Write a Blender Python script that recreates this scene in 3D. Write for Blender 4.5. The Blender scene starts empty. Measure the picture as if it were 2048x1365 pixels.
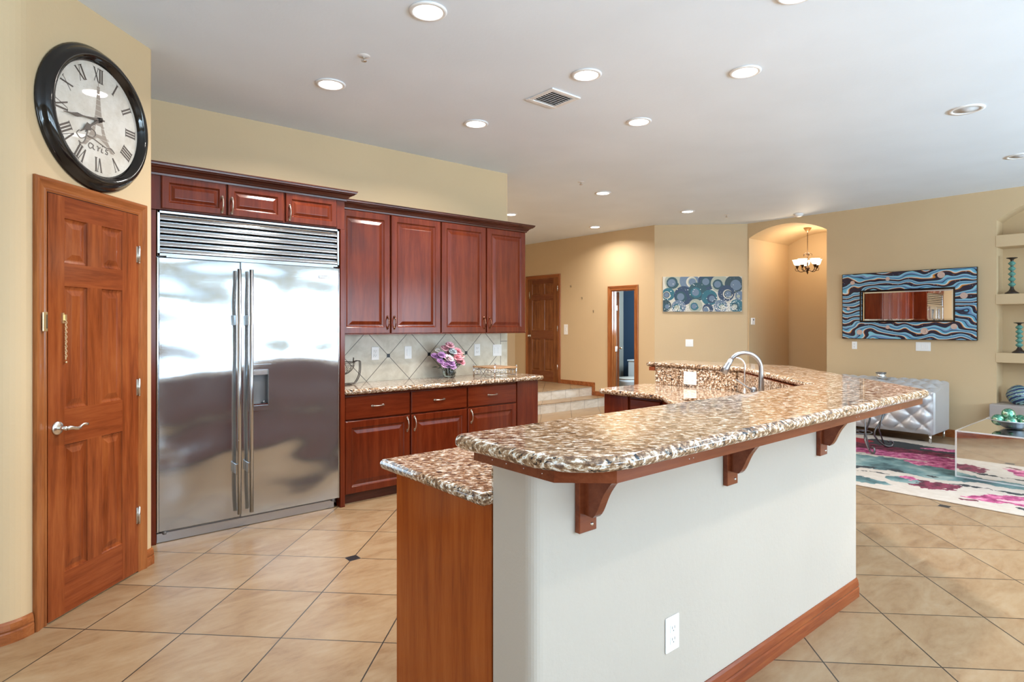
import bpy, bmesh, math, random
from mathutils import Vector, Matrix
from mathutils.geometry import tessellate_polygon
random.seed(7)
SC = bpy.context.scene
COL = SC.collection
PI = math.pi
S = 2 ** -.5

# ------------------------------------------------------------------ camera, sky, daylight, exposure
cam = bpy.data.cameras.new('camera')
cam.sensor_width = 36
cam.lens = 36 * 1206 / 2048
cam.shift_y = -31.3 / 2048
cam.clip_start = .05
camo = bpy.data.objects.new('camera', cam)
COL.objects.link(camo)
camo.location = (0, 0, 1.40)
camo.rotation_euler = (PI / 2, 0, math.radians(49.75 - 90))
SC.camera = camo

SC.view_settings.view_transform = 'Standard'
SC.view_settings.look = 'None'
SC.view_settings.gamma = 1
SC.view_settings.exposure = 0.37
SC.view_settings.use_curve_mapping = False
SC.cycles.max_bounces = 10
SC.cycles.diffuse_bounces = 5
SC.cycles.glossy_bounces = 5
SC.cycles.transmission_bounces = 8
SC.cycles.caustics_reflective = False
SC.cycles.caustics_refractive = False
SC.cycles.sample_clamp_indirect = 6
SC.cycles.use_denoising = True

W = bpy.data.worlds.new('world')
SC.world = W
W.use_nodes = True
wn = W.node_tree.nodes
bg = wn['Background']
bg.inputs[0].default_value = (.80, .90, 1, 1)
bg.inputs[1].default_value = 2.2

DAY = (.60, .82, 1.0)


def daylight(name, loc, rot, sx, sy, power, color=DAY):
    l = bpy.data.lights.new(name, 'AREA')
    l.shape = 'RECTANGLE'
    l.size = sx
    l.size_y = sy
    l.energy = power
    l.color = color
    o = bpy.data.objects.new(name, l)
    COL.objects.link(o)
    o.location = loc
    o.rotation_euler = rot
    return o


# daylight coming in through the windows of the wall behind the camera (y = -4) and of the side wall (x = -3.2)
WINS = [(-.4, 1.6), (2.1, 4.1), (4.6, 6.6), (7.0, 8.7)]
WZ = (.75, 2.25)
for x0, x1 in WINS:
    daylight('window_daylight', ((x0 + x1) / 2, -4.2, (WZ[0] + WZ[1]) / 2), (PI / 2, 0, 0), x1 - x0 + .1, WZ[1] - WZ[0] + .1, 92)
daylight('window_daylight', (-3.4, .3, 1.3), (PI / 2, 0, -PI / 2), 2.5, 2.1, 36)
# upward lamp added outside the window wall to brighten the ceiling
daylight('ceiling_fill', (4.2, -7.2, -.05), (PI, 0, 0), 11, 5.5, 4600, (.60, .83, 1.0))


# ------------------------------------------------------------------ mesh helpers
class MB:
    """collects shapes into one mesh; mi = current material slot"""
    def __init__(s):
        s.v, s.f, s.m, s.sm, s.mi = [], [], [], [], 0

    def add(s, verts, faces, smooth=False, M=None):
        b = len(s.v)
        for p in verts:
            p = Vector(p)
            s.v.append(M @ p if M else p)
        for f in faces:
            s.f.append([b + i for i in f])
            s.m.append(s.mi)
            s.sm.append(smooth)
        return s

    def box(s, x0, x1, y0, y1, z0, z1, M=None):
        v = [(x0, y0, z0), (x1, y0, z0), (x1, y1, z0), (x0, y1, z0), (x0, y0, z1), (x1, y0, z1), (x1, y1, z1), (x0, y1, z1)]
        return s.add(v, [(3, 2, 1, 0), (4, 5, 6, 7), (0, 1, 5, 4), (1, 2, 6, 5), (2, 3, 7, 6), (3, 0, 4, 7)], False, M)

    def bbox(s, x0, x1, y0, y1, z0, z1, c=.003, M=None):
        """box with chamfered edges"""
        v, f = [], []
        idx = {}
        for sx in (0, 1):
            for sy in (0, 1):
                for sz in (0, 1):
                    for ax in range(3):
                        p = [(x0, x1)[sx], (y0, y1)[sy], (z0, z1)[sz]]
                        sg = (sx, sy, sz)
                        for k in range(3):
                            if k != ax:
                                p[k] += c * (1 - 2 * sg[k])
                        idx[(sg, ax)] = len(v)
                        v.append(p)
        for ax in range(3):
            o = [k for k in range(3) if k != ax]
            for sd in (0, 1):
                q = []
                for a, b in ((0, 0), (1, 0), (1, 1), (0, 1)):
                    g = [0, 0, 0]
                    g[ax] = sd
                    g[o[0]] = a
                    g[o[1]] = b
                    q.append(idx[(tuple(g), ax)])
                flip = (sd == 0) ^ (ax == 1)
                f.append(q[::-1] if flip else q)
            for a in (0, 1):
                for b in (0, 1):
                    g0 = [0, 0, 0]
                    g0[o[0]] = a
                    g0[o[1]] = b
                    g1 = list(g0)
                    g1[ax] = 1
                    g0, g1 = tuple(g0), tuple(g1)
                    f.append([idx[(g0, o[0])], idx[(g1, o[0])], idx[(g1, o[1])], idx[(g0, o[1])]])
        for sx in (0, 1):
            for sy in (0, 1):
                for sz in (0, 1):
                    g = (sx, sy, sz)
                    f.append([idx[(g, 0)], idx[(g, 1)], idx[(g, 2)]])
        return s.add(v, f, False, M)

    def prism(s, poly, z0, z1, M=None, holes=(), smooth=False):
        """plan polygon (counter-clockwise) extruded along z, with holes"""
        loops = [list(poly)] + [list(h) for h in holes]
        flat = [p for l in loops for p in l]
        n = len(flat)
        tris = tessellate_polygon([[Vector((p[0], p[1], 0)) for p in l] for l in loops])
        v = [(p[0], p[1], z0) for p in flat] + [(p[0], p[1], z1) for p in flat]
        f = []
        for t in tris:
            a, b, c = [flat[i] for i in t]
            cr = (b[0] - a[0]) * (c[1] - a[1]) - (b[1] - a[1]) * (c[0] - a[0])
            t = list(t) if cr > 0 else list(t)[::-1]
            f.append(t[::-1])
            f.append([i + n for i in t])
        b = 0
        for l in loops:
            m = len(l)
            for i in range(m):
                j = (i + 1) % m
                f.append([b + i, b + j, b + j + n, b + i + n])
            b += m
        return s.add(v, f, smooth, M)

    def slab(s, poly, z0, z1, rd, n=5, M=None):
        """stone slab: outline polygon (ccw, outermost line) with a full bullnose edge"""
        rings = []
        h = (z1 - z0) / 2
        for k in range(2 * n + 1):
            a = -PI / 2 + PI * k / (2 * n)
            rings.append((offset(poly, rd * (1 - math.cos(a))), (z0 + z1) / 2 + h * math.sin(a)))
        m = len(poly)
        v = [(p[0], p[1], z) for r, z in rings for p in r]
        f = []
        for k in range(len(rings) - 1):
            for i in range(m):
                j = (i + 1) % m
                f.append([k * m + i, k * m + j, (k + 1) * m + j, (k + 1) * m + i])
        s.add(v, f, True, M)
        for k, up in ((0, False), (len(rings) - 1, True)):
            r, z = rings[k]
            t3 = tessellate_polygon([[Vector((p[0], p[1], 0)) for p in r]])
            ff = []
            for t in t3:
                a, b, c = [r[i] for i in t]
                cr = (b[0] - a[0]) * (c[1] - a[1]) - (b[1] - a[1]) * (c[0] - a[0])
                ff.append(list(t) if (cr > 0) == up else list(t)[::-1])
            s.add([(p[0], p[1], z) for p in r], ff, False, M)
        return s

    def tube(s, pts, r, n=8, M=None, cap=True, closed=False):
        pts = [Vector(p) for p in pts]
        m = len(pts)
        rr = r if isinstance(r, (list, tuple)) else [r] * m
        t0 = (pts[1] - pts[0]).normalized()
        up = Vector((0, 0, 1)) if abs(t0.z) < .9 else Vector((1, 0, 0))
        nrm = t0.cross(up).normalized()
        v, f = [], []
        for i, p in enumerate(pts):
            if closed:
                t = (pts[(i + 1) % m] - pts[i - 1]).normalized()
            else:
                t = (pts[min(i + 1, m - 1)] - pts[max(i - 1, 0)]).normalized()
            nrm = (nrm - t * nrm.dot(t)).normalized()
            bn = t.cross(nrm)
            for k in range(n):
                a = 2 * PI * k / n
                v.append(p + (nrm * math.cos(a) + bn * math.sin(a)) * rr[i])
        for i in range(m if closed else m - 1):
            j = (i + 1) % m
            for k in range(n):
                l = (k + 1) % n
                f.append([i * n + k, i * n + l, j * n + l, j * n + k])
        if cap and not closed:
            f.append(list(range(n))[::-1])
            f.append([(m - 1) * n + k for k in range(n)])
        return s.add(v, f, True, M)

    def lathe(s, prof, c=(0, 0, 0), n=24, M=None, ax='z'):
        v, f = [], []
        m = len(prof)
        for i in range(n):
            a = 2 * PI * i / n
            for r, z in prof:
                x, y = r * math.cos(a), r * math.sin(a)
                p = (x, y, z) if ax == 'z' else ((x, -z, y) if ax == 'y' else (z, x, y))
                v.append((p[0] + c[0], p[1] + c[1], p[2] + c[2]))
        for i in range(n):
            j = (i + 1) % n
            for k in range(m - 1):
                f.append([i * m + k, j * m + k, j * m + k + 1, i * m + k + 1])
        return s.add(v, f, True, M)

    def ball(s, c, r, n=12, sc=(1, 1, 1), M=None):
        v, f = [], []
        for i in range(n + 1):
            t = PI * i / n
            for k in range(2 * n):
                a = PI * k / n
                v.append((c[0] + r * sc[0] * math.sin(t) * math.cos(a), c[1] + r * sc[1] * math.sin(t) * math.sin(a), c[2] - r * sc[2] * math.cos(t)))
        for i in range(n):
            for k in range(2 * n):
                l = (k + 1) % (2 * n)
                f.append([i * 2 * n + k, i * 2 * n + l, (i + 1) * 2 * n + l, (i + 1) * 2 * n + k])
        return s.add(v, f, True, M)

    def disc(s, c, r, y=0, n=24, sc=1, M=None):
        """flat disc in the local x-z plane facing -y"""
        v = [(c[0] + r * math.cos(2 * PI * k / n), y, c[1] + r * sc * math.sin(2 * PI * k / n)) for k in range(n)]
        return s.add(v, [list(range(n))], False, M)

    def rings(s, x0, x1, z0, z1, prof, M=None, cap=True):
        """raised-panel relief facing -y: prof = [(inset, y), ...]"""
        v, f = [], []
        for d, y in prof:
            v += [(x0 + d, y, z0 + d), (x1 - d, y, z0 + d), (x1 - d, y, z1 - d), (x0 + d, y, z1 - d)]
        for k in range(len(prof) - 1):
            for i in range(4):
                j = (i + 1) % 4
                f.append([k * 4 + i, k * 4 + j, k * 4 + 4 + j, k * 4 + 4 + i])
        if cap:
            e = 4 * (len(prof) - 1)
            f.append([e, e + 1, e + 2, e + 3])
        return s.add(v, f, False, M)

    def grid(s, nu, nv, fn, M=None, smooth=True):
        v = [fn(i / nu, j / nv) for j in range(nv + 1) for i in range(nu + 1)]
        f = [[j * (nu + 1) + i, j * (nu + 1) + i + 1, (j + 1) * (nu + 1) + i + 1, (j + 1) * (nu + 1) + i] for j in range(nv) for i in range(nu)]
        return s.add(v, f, smooth, M)


def offset(poly, d):
    """inset a ccw polygon by d"""
    if abs(d) < 1e-9:
        return list(poly)
    out = []
    n = len(poly)
    for i in range(n):
        p0, p1, p2 = Vector(poly[i - 1]), Vector(poly[i]), Vector(poly[(i + 1) % n])
        e1, e2 = (p1 - p0).normalized(), (p2 - p1).normalized()
        n1, n2 = Vector((-e1.y, e1.x)), Vector((-e2.y, e2.x))
        k = 1 + n1.dot(n2)
        q = p1 + (n1 + n2) * (d / max(k, .2))
        out.append((q.x, q.y))
    return out


def fillet(poly, i, r, n=6):
    """round corner i of a polygon with tangent length r"""
    p0, p1, p2 = Vector(poly[i - 1]), Vector(poly[i]), Vector(poly[(i + 1) % len(poly)])
    a = p1 + (p0 - p1).normalized() * r
    b = p1 + (p2 - p1).normalized() * r
    arc = []
    for k in range(n + 1):
        t = k / n
        q = a * (1 - t) ** 2 + p1 * 2 * t * (1 - t) * .86 + (a + b) * t * (1 - t) * .14 + b * t * t
        arc.append((q.x, q.y))
    return poly[:i] + arc + poly[i + 1:]


def obj(name, mb, mats, parent=None):
    me = bpy.data.meshes.new(name)
    me.from_pydata([tuple(p) for p in mb.v], [], mb.f)
    for m in (mats if isinstance(mats, (list, tuple)) else [mats]):
        me.materials.append(m)
    me.polygons.foreach_set('material_index', mb.m)
    me.polygons.foreach_set('use_smooth', mb.sm)
    bm = bmesh.new()
    bm.from_mesh(me)
    bmesh.ops.recalc_face_normals(bm, faces=bm.faces)
    bm.to_mesh(me)
    bm.free()
    me.update()
    o = bpy.data.objects.new(name, me)
    COL.objects.link(o)
    if parent:
        o.parent = parent
    return o


def tag(o, label, cat, group=None):
    o['label'] = label
    o['category'] = cat
    if group:
        o['group'] = group
    return o


def thing(name, label, cat, loc=(0, 0, 0), rz=0, group=None):
    o = bpy.data.objects.new(name, None)
    o.empty_display_size = .05
    COL.objects.link(o)
    o.location = loc
    o.rotation_euler = (0, 0, rz)
    return tag(o, label, cat, group)


def structure(name, label, cat, mb=None, mats=None, loc=None, rz=0):
    if mb is None:
        o = bpy.data.objects.new(name, None)
        COL.objects.link(o)
        o.location = loc or (0, 0, 0)
        o.rotation_euler = (0, 0, rz)
    else:
        o = obj(name, mb, mats)
        if loc:
            o.location = loc
            o.rotation_euler = (0, 0, rz)
    o['kind'] = 'structure'
    return tag(o, label, cat)


def dup(root, loc, label, rz=None):
    r = root.copy()
    COL.objects.link(r)
    r.location = loc
    if rz is not None:
        r.rotation_euler = (0, 0, rz)
    r['label'] = label
    for ch in list(root.children):
        c = ch.copy()
        COL.objects.link(c)
        c.parent = r
        for g in list(ch.children):
            d = g.copy()
            COL.objects.link(d)
            d.parent = c
    return r


def bez(p0, p1, p2, p3, n=12):
    p0, p1, p2, p3 = map(Vector, (p0, p1, p2, p3))
    return [p0 * (1 - t) ** 3 + p1 * 3 * t * (1 - t) ** 2 + p2 * 3 * t * t * (1 - t) + p3 * t ** 3 for t in [k / n for k in range(n + 1)]]


# ------------------------------------------------------------------ materials
class NT:
    def __init__(s, name):
        s.mat = bpy.data.materials.new(name)
        s.mat.use_nodes = True
        s.t = s.mat.node_tree
        s.b = s.t.nodes['Principled BSDF']

    def n(s, typ, **kw):
        nd = s.t.nodes.new('ShaderNode' + typ)
        for k, v in kw.items():
            setattr(nd, k, v)
        return nd

    def put(s, sock, val):
        if hasattr(val, 'links'):
            s.t.links.new(val, sock)
        else:
            if isinstance(val, (tuple, list)) and len(val) == 3 and sock.type == 'RGBA':
                val = (*val, 1)
            sock.default_value = val

    def m(s, op, a, b=0.0, c=None):
        nd = s.n('Math', operation=op)
        s.put(nd.inputs[0], a)
        s.put(nd.inputs[1], b)
        if c is not None:
            s.put(nd.inputs[2], c)
        return nd.outputs[0]

    def coord(s, scale=(1, 1, 1), rot=(0, 0, 0), loc=(0, 0, 0), src=None):
        if src is None:
            src = s.n('TexCoord').outputs['Object']
        mp = s.n('Mapping')
        s.put(mp.inputs['Vector'], src)
        mp.inputs['Location'].default_value = loc
        mp.inputs['Rotation'].default_value = rot
        mp.inputs['Scale'].default_value = scale
        return mp.outputs[0]

    def noise(s, co, scale, detail=3, rough=.5, dist=0):
        nd = s.n('TexNoise')
        s.put(nd.inputs['Vector'], co)
        nd.inputs['Scale'].default_value = scale
        nd.inputs['Detail'].default_value = detail
        nd.inputs['Roughness'].default_value = rough
        nd.inputs['Distortion'].default_value = dist
        return nd

    def ramp(s, fac, stops, interp='LINEAR'):
        nd = s.n('ValToRGB')
        nd.color_ramp.interpolation = interp
        el = nd.color_ramp.elements
        while len(el) < len(stops):
            el.new(.5)
        for e, (p, c) in zip(el, stops):
            e.position = p
            e.color = (*c, 1)
        s.put(nd.inputs[0], fac)
        return nd.outputs[0]

    def mix(s, fac, a, b, typ='MIX'):
        nd = s.n('Mix', data_type='RGBA', blend_type=typ)
        s.put(nd.inputs[0], fac)
        s.put(nd.inputs[6], a)
        s.put(nd.inputs[7], b)
        return nd.outputs[2]

    def xyz(s, src=None):
        if src is None:
            src = s.n('TexCoord').outputs['Object']
        nd = s.n('SeparateXYZ')
        s.put(nd.inputs[0], src)
        return nd.outputs

    def bump(s, h, strength=.2, dist=.01):
        nd = s.n('Bump')
        nd.inputs['Strength'].default_value = strength
        nd.inputs['Distance'].default_value = dist
        s.put(nd.inputs['Height'], h)
        s.put(s.b.inputs['Normal'], nd.outputs[0])

    def set(s, **kw):
        for k, v in kw.items():
            s.put(s.b.inputs[k.replace('_', ' ')], v)
        return s


def plain(name, color, rough=.5, metal=0, **kw):
    t = NT(name)
    t.set(Base_Color=color, Roughness=rough, Metallic=metal, **kw)
    nz = t.noise(t.coord(), 60, 2)
    t.bump(nz.outputs[0], .03, .002)
    return t.mat


def paint(name, color, bscale=55, bstr=.18):
    t = NT(name)
    co = t.coord()
    n1 = t.noise(co, 1.3, 3)
    c2 = tuple(x * .955 for x in color)
    t.set(Base_Color=t.ramp(n1.outputs[0], [(.35, color), (.65, c2)]), Roughness=.62)
    n2 = t.noise(co, bscale, 4, .6)
    t.bump(n2.outputs[0], bstr, .004)
    return t.mat


def wood(name, dark, mid, light, axis='z', rough=.19, coat=0.0):
    t = NT(name)
    k = {'x': (.7, 9, 9), 'y': (9, .7, 9), 'z': (9, 9, .7)}[axis]
    co = t.coord(k)
    n1 = t.noise(co, 2.2, 5, .62, .5)
    n2 = t.noise(co, 14, 3, .6)
    n3 = t.noise(t.coord((1, 1, 1)), 2.5, 2)
    f = t.m('ADD', t.m('MULTIPLY', n1.outputs[0], .62), t.m('ADD', t.m('MULTIPLY', n2.outputs[0], .2), t.m('MULTIPLY', n3.outputs[0], .2)))
    t.set(Base_Color=t.ramp(f, [(.36, dark), (.51, mid), (.68, light)]), Roughness=rough, Coat_Weight=coat, Coat_Roughness=.16, Specular_IOR_Level=.30)
    t.bump(n2.outputs[0], .04, .002)
    return t.mat


def granite(name):
    t = NT(name)
    co = t.coord((1, 1, 1))
    d = t.noise(co, 60, 3)
    v = t.n('VectorMath', operation='MULTIPLY_ADD')
    t.put(v.inputs[0], d.outputs['Color'])
    v.inputs[1].default_value = (.012, .012, .012)
    t.put(v.inputs[2], t.coord((.5, 1, 1), src=t.coord((1, 1, 1), (0, 0, .70))))
    n1 = t.noise(v.outputs[0], 84, 5, .62, .25)
    n2 = t.noise(v.outputs[0], 30, 3, .6)
    n3 = t.noise(v.outputs[0], 60, 4, .64, .5)
    base = t.ramp(n1.outputs[0], [(.36, (.10, .055, .035)), (.44, (.21, .12, .068)), (.50, (.35, .22, .128)), (.55, (.56, .43, .30)), (.60, (.88, .865, .82))])
    warm = t.ramp(n2.outputs[0], [(.40, (.70, .50, .33)), (.56, (1, .985, .96))])
    col = t.mix(.30, base, warm, 'MULTIPLY')
    blk = t.ramp(n3.outputs[0], [(.385, (1, 1, 1)), (.42, (0, 0, 0))])
    col = t.mix(blk, col, (.014, .012, .015))
    t.set(Base_Color=col, Roughness=.09, Coat_Weight=.25, Coat_Roughness=.03)
    return t.mat


def floor_tile():
    t = NT('beige travertine tile')
    x = t.xyz()
    u = t.m('DIVIDE', t.m('SUBTRACT', t.m('MULTIPLY', t.m('ADD', x[0], x[1]), S), 2.6035), .465)
    w = t.m('DIVIDE', t.m('SUBTRACT', t.m('MULTIPLY', t.m('SUBTRACT', x[1], x[0]), S), .787), .467)
    ru, rw = t.m('ROUND', u), t.m('ROUND', w)
    du = t.m('MULTIPLY', t.m('ABSOLUTE', t.m('SUBTRACT', u, ru)), .465)
    dw = t.m('MULTIPLY', t.m('ABSOLUTE', t.m('SUBTRACT', w, rw)), .467)
    grout = t.m('LESS_THAN', t.m('MINIMUM', du, dw), .0030)
    a = t.m('COMPARE', t.m('FLOORED_MODULO', t.m('SUBTRACT', ru, 2), 3), 0, .1)
    b = t.m('COMPARE', t.m('FLOORED_MODULO', t.m('SUBTRACT', rw, 1), 3), 0, .1)
    dd = t.m('ADD', du, dw)
    ins = t.m('MULTIPLY', t.m('MULTIPLY', a, b), t.m('LESS_THAN', dd, .050))
    insg = t.m('MULTIPLY', t.m('MULTIPLY', a, b), t.m('LESS_THAN', dd, .054))
    cell = t.n('CombineXYZ')
    t.put(cell.inputs[0], t.m('FLOOR', u))
    t.put(cell.inputs[1], t.m('FLOOR', w))
    wn_ = t.n('TexWhiteNoise', noise_dimensions='3D')
    t.put(wn_.inputs['Vector'], cell.outputs[0])
    # travertine clouds, shifted per tile
    sh = t.n('VectorMath', operation='MULTIPLY_ADD')
    t.put(sh.inputs[0], wn_.outputs['Color'])
    sh.inputs[1].default_value = (9, 9, 9)
    t.put(sh.inputs[2], t.coord((1.0, 2.6, 1), (0, 0, -.6)))
    n1 = t.noise(sh.outputs[0], 3.2, 6, .62, .8)
    n2 = t.noise(sh.outputs[0], 17, 4, .6, .3)
    f = t.m('ADD', t.m('MULTIPLY', n1.outputs[0], .7), t.m('MULTIPLY', n2.outputs[0], .3))
    c = t.ramp(f, [(.34, (.225, .133, .067)), (.46, (.29, .188, .103)), (.56, (.325, .224, .130)), (.70, (.36, .268, .172))])
    var = t.ramp(wn_.outputs['Value'], [(0, (.93, .92, .90)), (1, (1, 1, 1))])
    c = t.mix(1.0, c, var, 'MULTIPLY')
    c = t.mix(grout, c, (.024, .019, .015))
    c = t.mix(insg, c, (.16, .13, .10))
    c = t.mix(ins, c, (.012, .012, .014))
    t.set(Base_Color=c, Roughness=t.m('ADD', .27, t.m('MULTIPLY', n2.outputs[0], .12)))
    h = t.m('SUBTRACT', t.m('MULTIPLY', n2.outputs[0], .25), grout)
    t.bump(h, .25, .002)
    return t.mat


def step_tile():
    t = NT('beige step tile')
    x = t.xyz()
    fx = t.m('FLOORED_MODULO', t.m('ADD', x[0], t.m('MULTIPLY', t.m('FLOOR', t.m('DIVIDE', x[2], .156)), .12)), .34)
    g = t.m('LESS_THAN', fx, .006)
    zz = t.m('FLOORED_MODULO', t.m('ADD', x[2], .0301), .155)
    g2 = t.m('LESS_THAN', zz, .004)
    n1 = t.noise(t.coord((1, 2, 2)), 5, 5, .6, .5)
    c = t.ramp(n1.outputs[0], [(.34, (.52, .45, .36)), (.52, (.62, .55, .46)), (.68, (.69, .63, .55))])
    c = t.mix(t.m('MAXIMUM', g, g2), c, (.22, .17, .13))
    t.set(Base_Color=c, Roughness=.33)
    return t.mat


def splash_tile():
    """cream diagonal wall tile with little black squares (object coordinates = world)"""
    t = NT('cream diagonal backsplash tile')
    x = t.xyz()
    px, pz = .4375, .4420
    uu = t.m('DIVIDE', t.m('SUBTRACT', x[0], 2.7005), px)
    ww = t.m('DIVIDE', t.m('SUBTRACT', x[2], 1.123), pz)
    a = t.m('ADD', uu, ww)
    b = t.m('SUBTRACT', uu, ww)
    da = t.m('ABSOLUTE', t.m('SUBTRACT', a, t.m('ROUND', a)))
    db = t.m('ABSOLUTE', t.m('SUBTRACT', b, t.m('ROUND', b)))
    line = t.m('LESS_THAN', t.m('MINIMUM', da, db), .0098)
    du = t.m('MULTIPLY', t.m('ABSOLUTE', t.m('SUBTRACT', uu, t.m('ROUND', uu))), px)
    dz = t.m('ABSOLUTE', t.m('SUBTRACT', x[2], 1.123))
    sq = t.m('LESS_THAN', t.m('MAXIMUM', du, dz), .0165)
    edge = t.m('GREATER_THAN', x[0], 4.022)
    line = t.m('MULTIPLY', line, t.m('SUBTRACT', 1, edge))
    sq = t.m('MULTIPLY', sq, t.m('SUBTRACT', 1, edge))
    v1 = t.m('LESS_THAN', t.m('ABSOLUTE', t.m('SUBTRACT', x[0], 4.024)), .003)
    h1 = t.m('MULTIPLY', edge, t.m('LESS_THAN', t.m('ABSOLUTE', t.m('SUBTRACT', x[2], 1.232)), .003))
    line = t.m('MAXIMUM', line, t.m('MAXIMUM', v1, h1))
    n1 = t.noise(t.coord(), 7, 5, .6, .4)
    c = t.ramp(n1.outputs[0], [(.36, (.52, .47, .37)), (.55, (.63, .585, .48)), (.70, (.70, .66, .56))])
    c = t.mix(line, c, (.13, .11, .09))
    c = t.mix(sq, c, (.010, .012, .018))
    t.set(Base_Color=c, Roughness=.35)
    t.bump(t.m('SUBTRACT', t.m('MULTIPLY', n1.outputs[0], .3), line), .25, .002)
    return t.mat


def steel(name, wavy=True, rough=.115, color=(.49, .525, .55)):
    t = NT(name)
    n1 = t.noise(t.coord((.6, .6, 90)), 8, 3, .6)
    sm = t.noise(t.coord((1, 1, 1)), 9, 5, .7, .6)
    r = t.m('ADD', rough, t.m('MULTIPLY', t.m('SUBTRACT', sm.outputs[0], .5), .10))
    t.set(Base_Color=color, Metallic=.90 if wavy else 1.0, Roughness=r)
    if wavy:
        n2 = t.noise(t.coord((1.0, 1, 1.5)), 1.5, 1, .4)
        b2 = t.n('Bump')
        b2.inputs['Strength'].default_value = 1
        b2.inputs['Distance'].default_value = .055
        t.put(b2.inputs['Height'], n2.outputs[0])
        b1 = t.n('Bump')
        b1.inputs['Strength'].default_value = .05
        b1.inputs['Distance'].default_value = .001
        t.put(b1.inputs['Height'], n1.outputs[0])
        t.put(b1.inputs['Normal'], b2.outputs[0])
        t.put(t.b.inputs['Normal'], b1.outputs[0])
    else:
        t.bump(n1.outputs[0], .05, .001)
    return t.mat


def glow(name, color, strength):
    t = NT(name)
    t.set(Base_Color=(.9, .9, .9), Emission_Color=color, Emission_Strength=strength, Roughness=.4)
    return t.mat


def glassy(name, color=(.93, .97, .97), rough=.02):
    t = NT(name)
    t.set(Base_Color=color, Roughness=rough, Transmission_Weight=1.0, IOR=1.45)
    return t.mat


M_TAN = paint('tan wall paint', (.605, .45, .268))
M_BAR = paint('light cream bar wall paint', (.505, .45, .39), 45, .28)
M_LEFT = M_TAN
M_CEIL = paint('white ceiling paint', (.80, .885, .985), 38, .25)
M_NAVY = paint('navy bathroom paint', (.022, .05, .095))
M_FLOOR = floor_tile()
M_STEP = step_tile()
M_SPLASH = splash_tile()
M_GRAN = granite('tan and black speckled granite')
M_CAB = wood('cherry cabinet wood', (.072, .0105, .003), (.108, .0165, .0048), (.148, .027, .008))
M_CABH = wood('cherry cabinet wood along', (.072, .0105, .003), (.108, .0165, .0048), (.148, .027, .008), 'x')
M_PANEL = wood('orange cherry panel wood', (.22, .040, .006), (.33, .072, .011), (.41, .108, .02))
M_BRKT = wood('red brown bracket wood', (.11, .024, .009), (.175, .042, .016), (.23, .062, .026), 'x')
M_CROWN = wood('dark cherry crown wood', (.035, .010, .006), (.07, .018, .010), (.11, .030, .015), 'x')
M_DOOR = wood('orange cherry door wood', (.125, .024, .006), (.235, .053, .013), (.32, .090, .024), 'z')
M_DOORH = wood('orange cherry rail wood', (.125, .022, .006), (.22, .047, .012), (.29, .076, .020), 'x')
M_TRIM = wood('golden brown casing wood', (.18, .052, .015), (.30, .098, .029), (.39, .15, .048), 'z')
M_TRIMH = wood('golden brown base wood', (.18, .050, .015), (.29, .090, .027), (.38, .14, .046), 'x')
M_BDOOR = wood('brown door wood', (.10, .030, .010), (.20, .066, .020), (.28, .105, .034), 'z')
M_BDOORH = wood('brown door rail wood', (.09, .024, .010), (.17, .050, .018), (.23, .08, .03), 'x')
M_STEEL = steel('brushed stainless steel')
M_BAR_STEEL = steel('stainless bar', False, .22, (.48, .50, .53))
M_SLAT = steel('polished stainless slat', False, .14, (.60, .63, .66))
M_NICKEL = plain('satin nickel', (.72, .69, .64), .25, 1)
M_COPPER = plain('dark copper', (.30, .13, .075), .2, 1)
M_PEWTER = plain('aged pewter', (.50, .44, .37), .33, 1)
M_CHROME = plain('chrome', (.82, .82, .83), .08, 1)
M_BRASS = plain('brass', (.75, .60, .36), .3, 1)
M_WHITE = plain('white plastic', (.86, .86, .85), .35)
M_WHITE2 = plain('white trim metal', (.80, .80, .80), .4)
M_DARK = plain('dark gap', (.012, .012, .012), .6)
M_GREYD = plain('grey recess plastic', (.16, .16, .165), .35)
M_BLACKGL = plain('glossy black frame', (.010, .008, .007), .10)
M_IRON = plain('grey iron', (.20, .20, .21), .38, .9)
M_WIRE = plain('dark wire', (.09, .075, .065), .35, .9)
M_LENS = glow('ceiling light lens', (1, .97, .91), 9)
M_GLASS = glassy('clear glass')


# ------------------------------------------------------------------ setting: floor, ceiling, walls
H = 3.02
X0, X1, Y0, Y1 = -3.2, 11.0, -4.0, 9.4
mb = MB().box(X0 - .2, X1, Y0 - .2, Y1 + .2, -.12, 0)
structure('floor', 'beige travertine tile floor laid diagonally with small black inserts', 'floor', mb, M_FLOOR)
mb = MB().box(X0 - .2, X1, Y0 - .2, Y1 + .2, H, H + .12)
structure('ceiling', 'flat white textured ceiling with recessed lights', 'ceiling', mb, M_CEIL)


def arc_pts(a, c, b, n=6):
    a, c, b = Vector(a), Vector(c), Vector(b)
    out = []
    for k in range(n + 1):
        t = k / n
        q = a * (1 - t) ** 2 + c * 2 * t * (1 - t) + b * t * t
        out.append((q.x, q.y))
    return out


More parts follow.
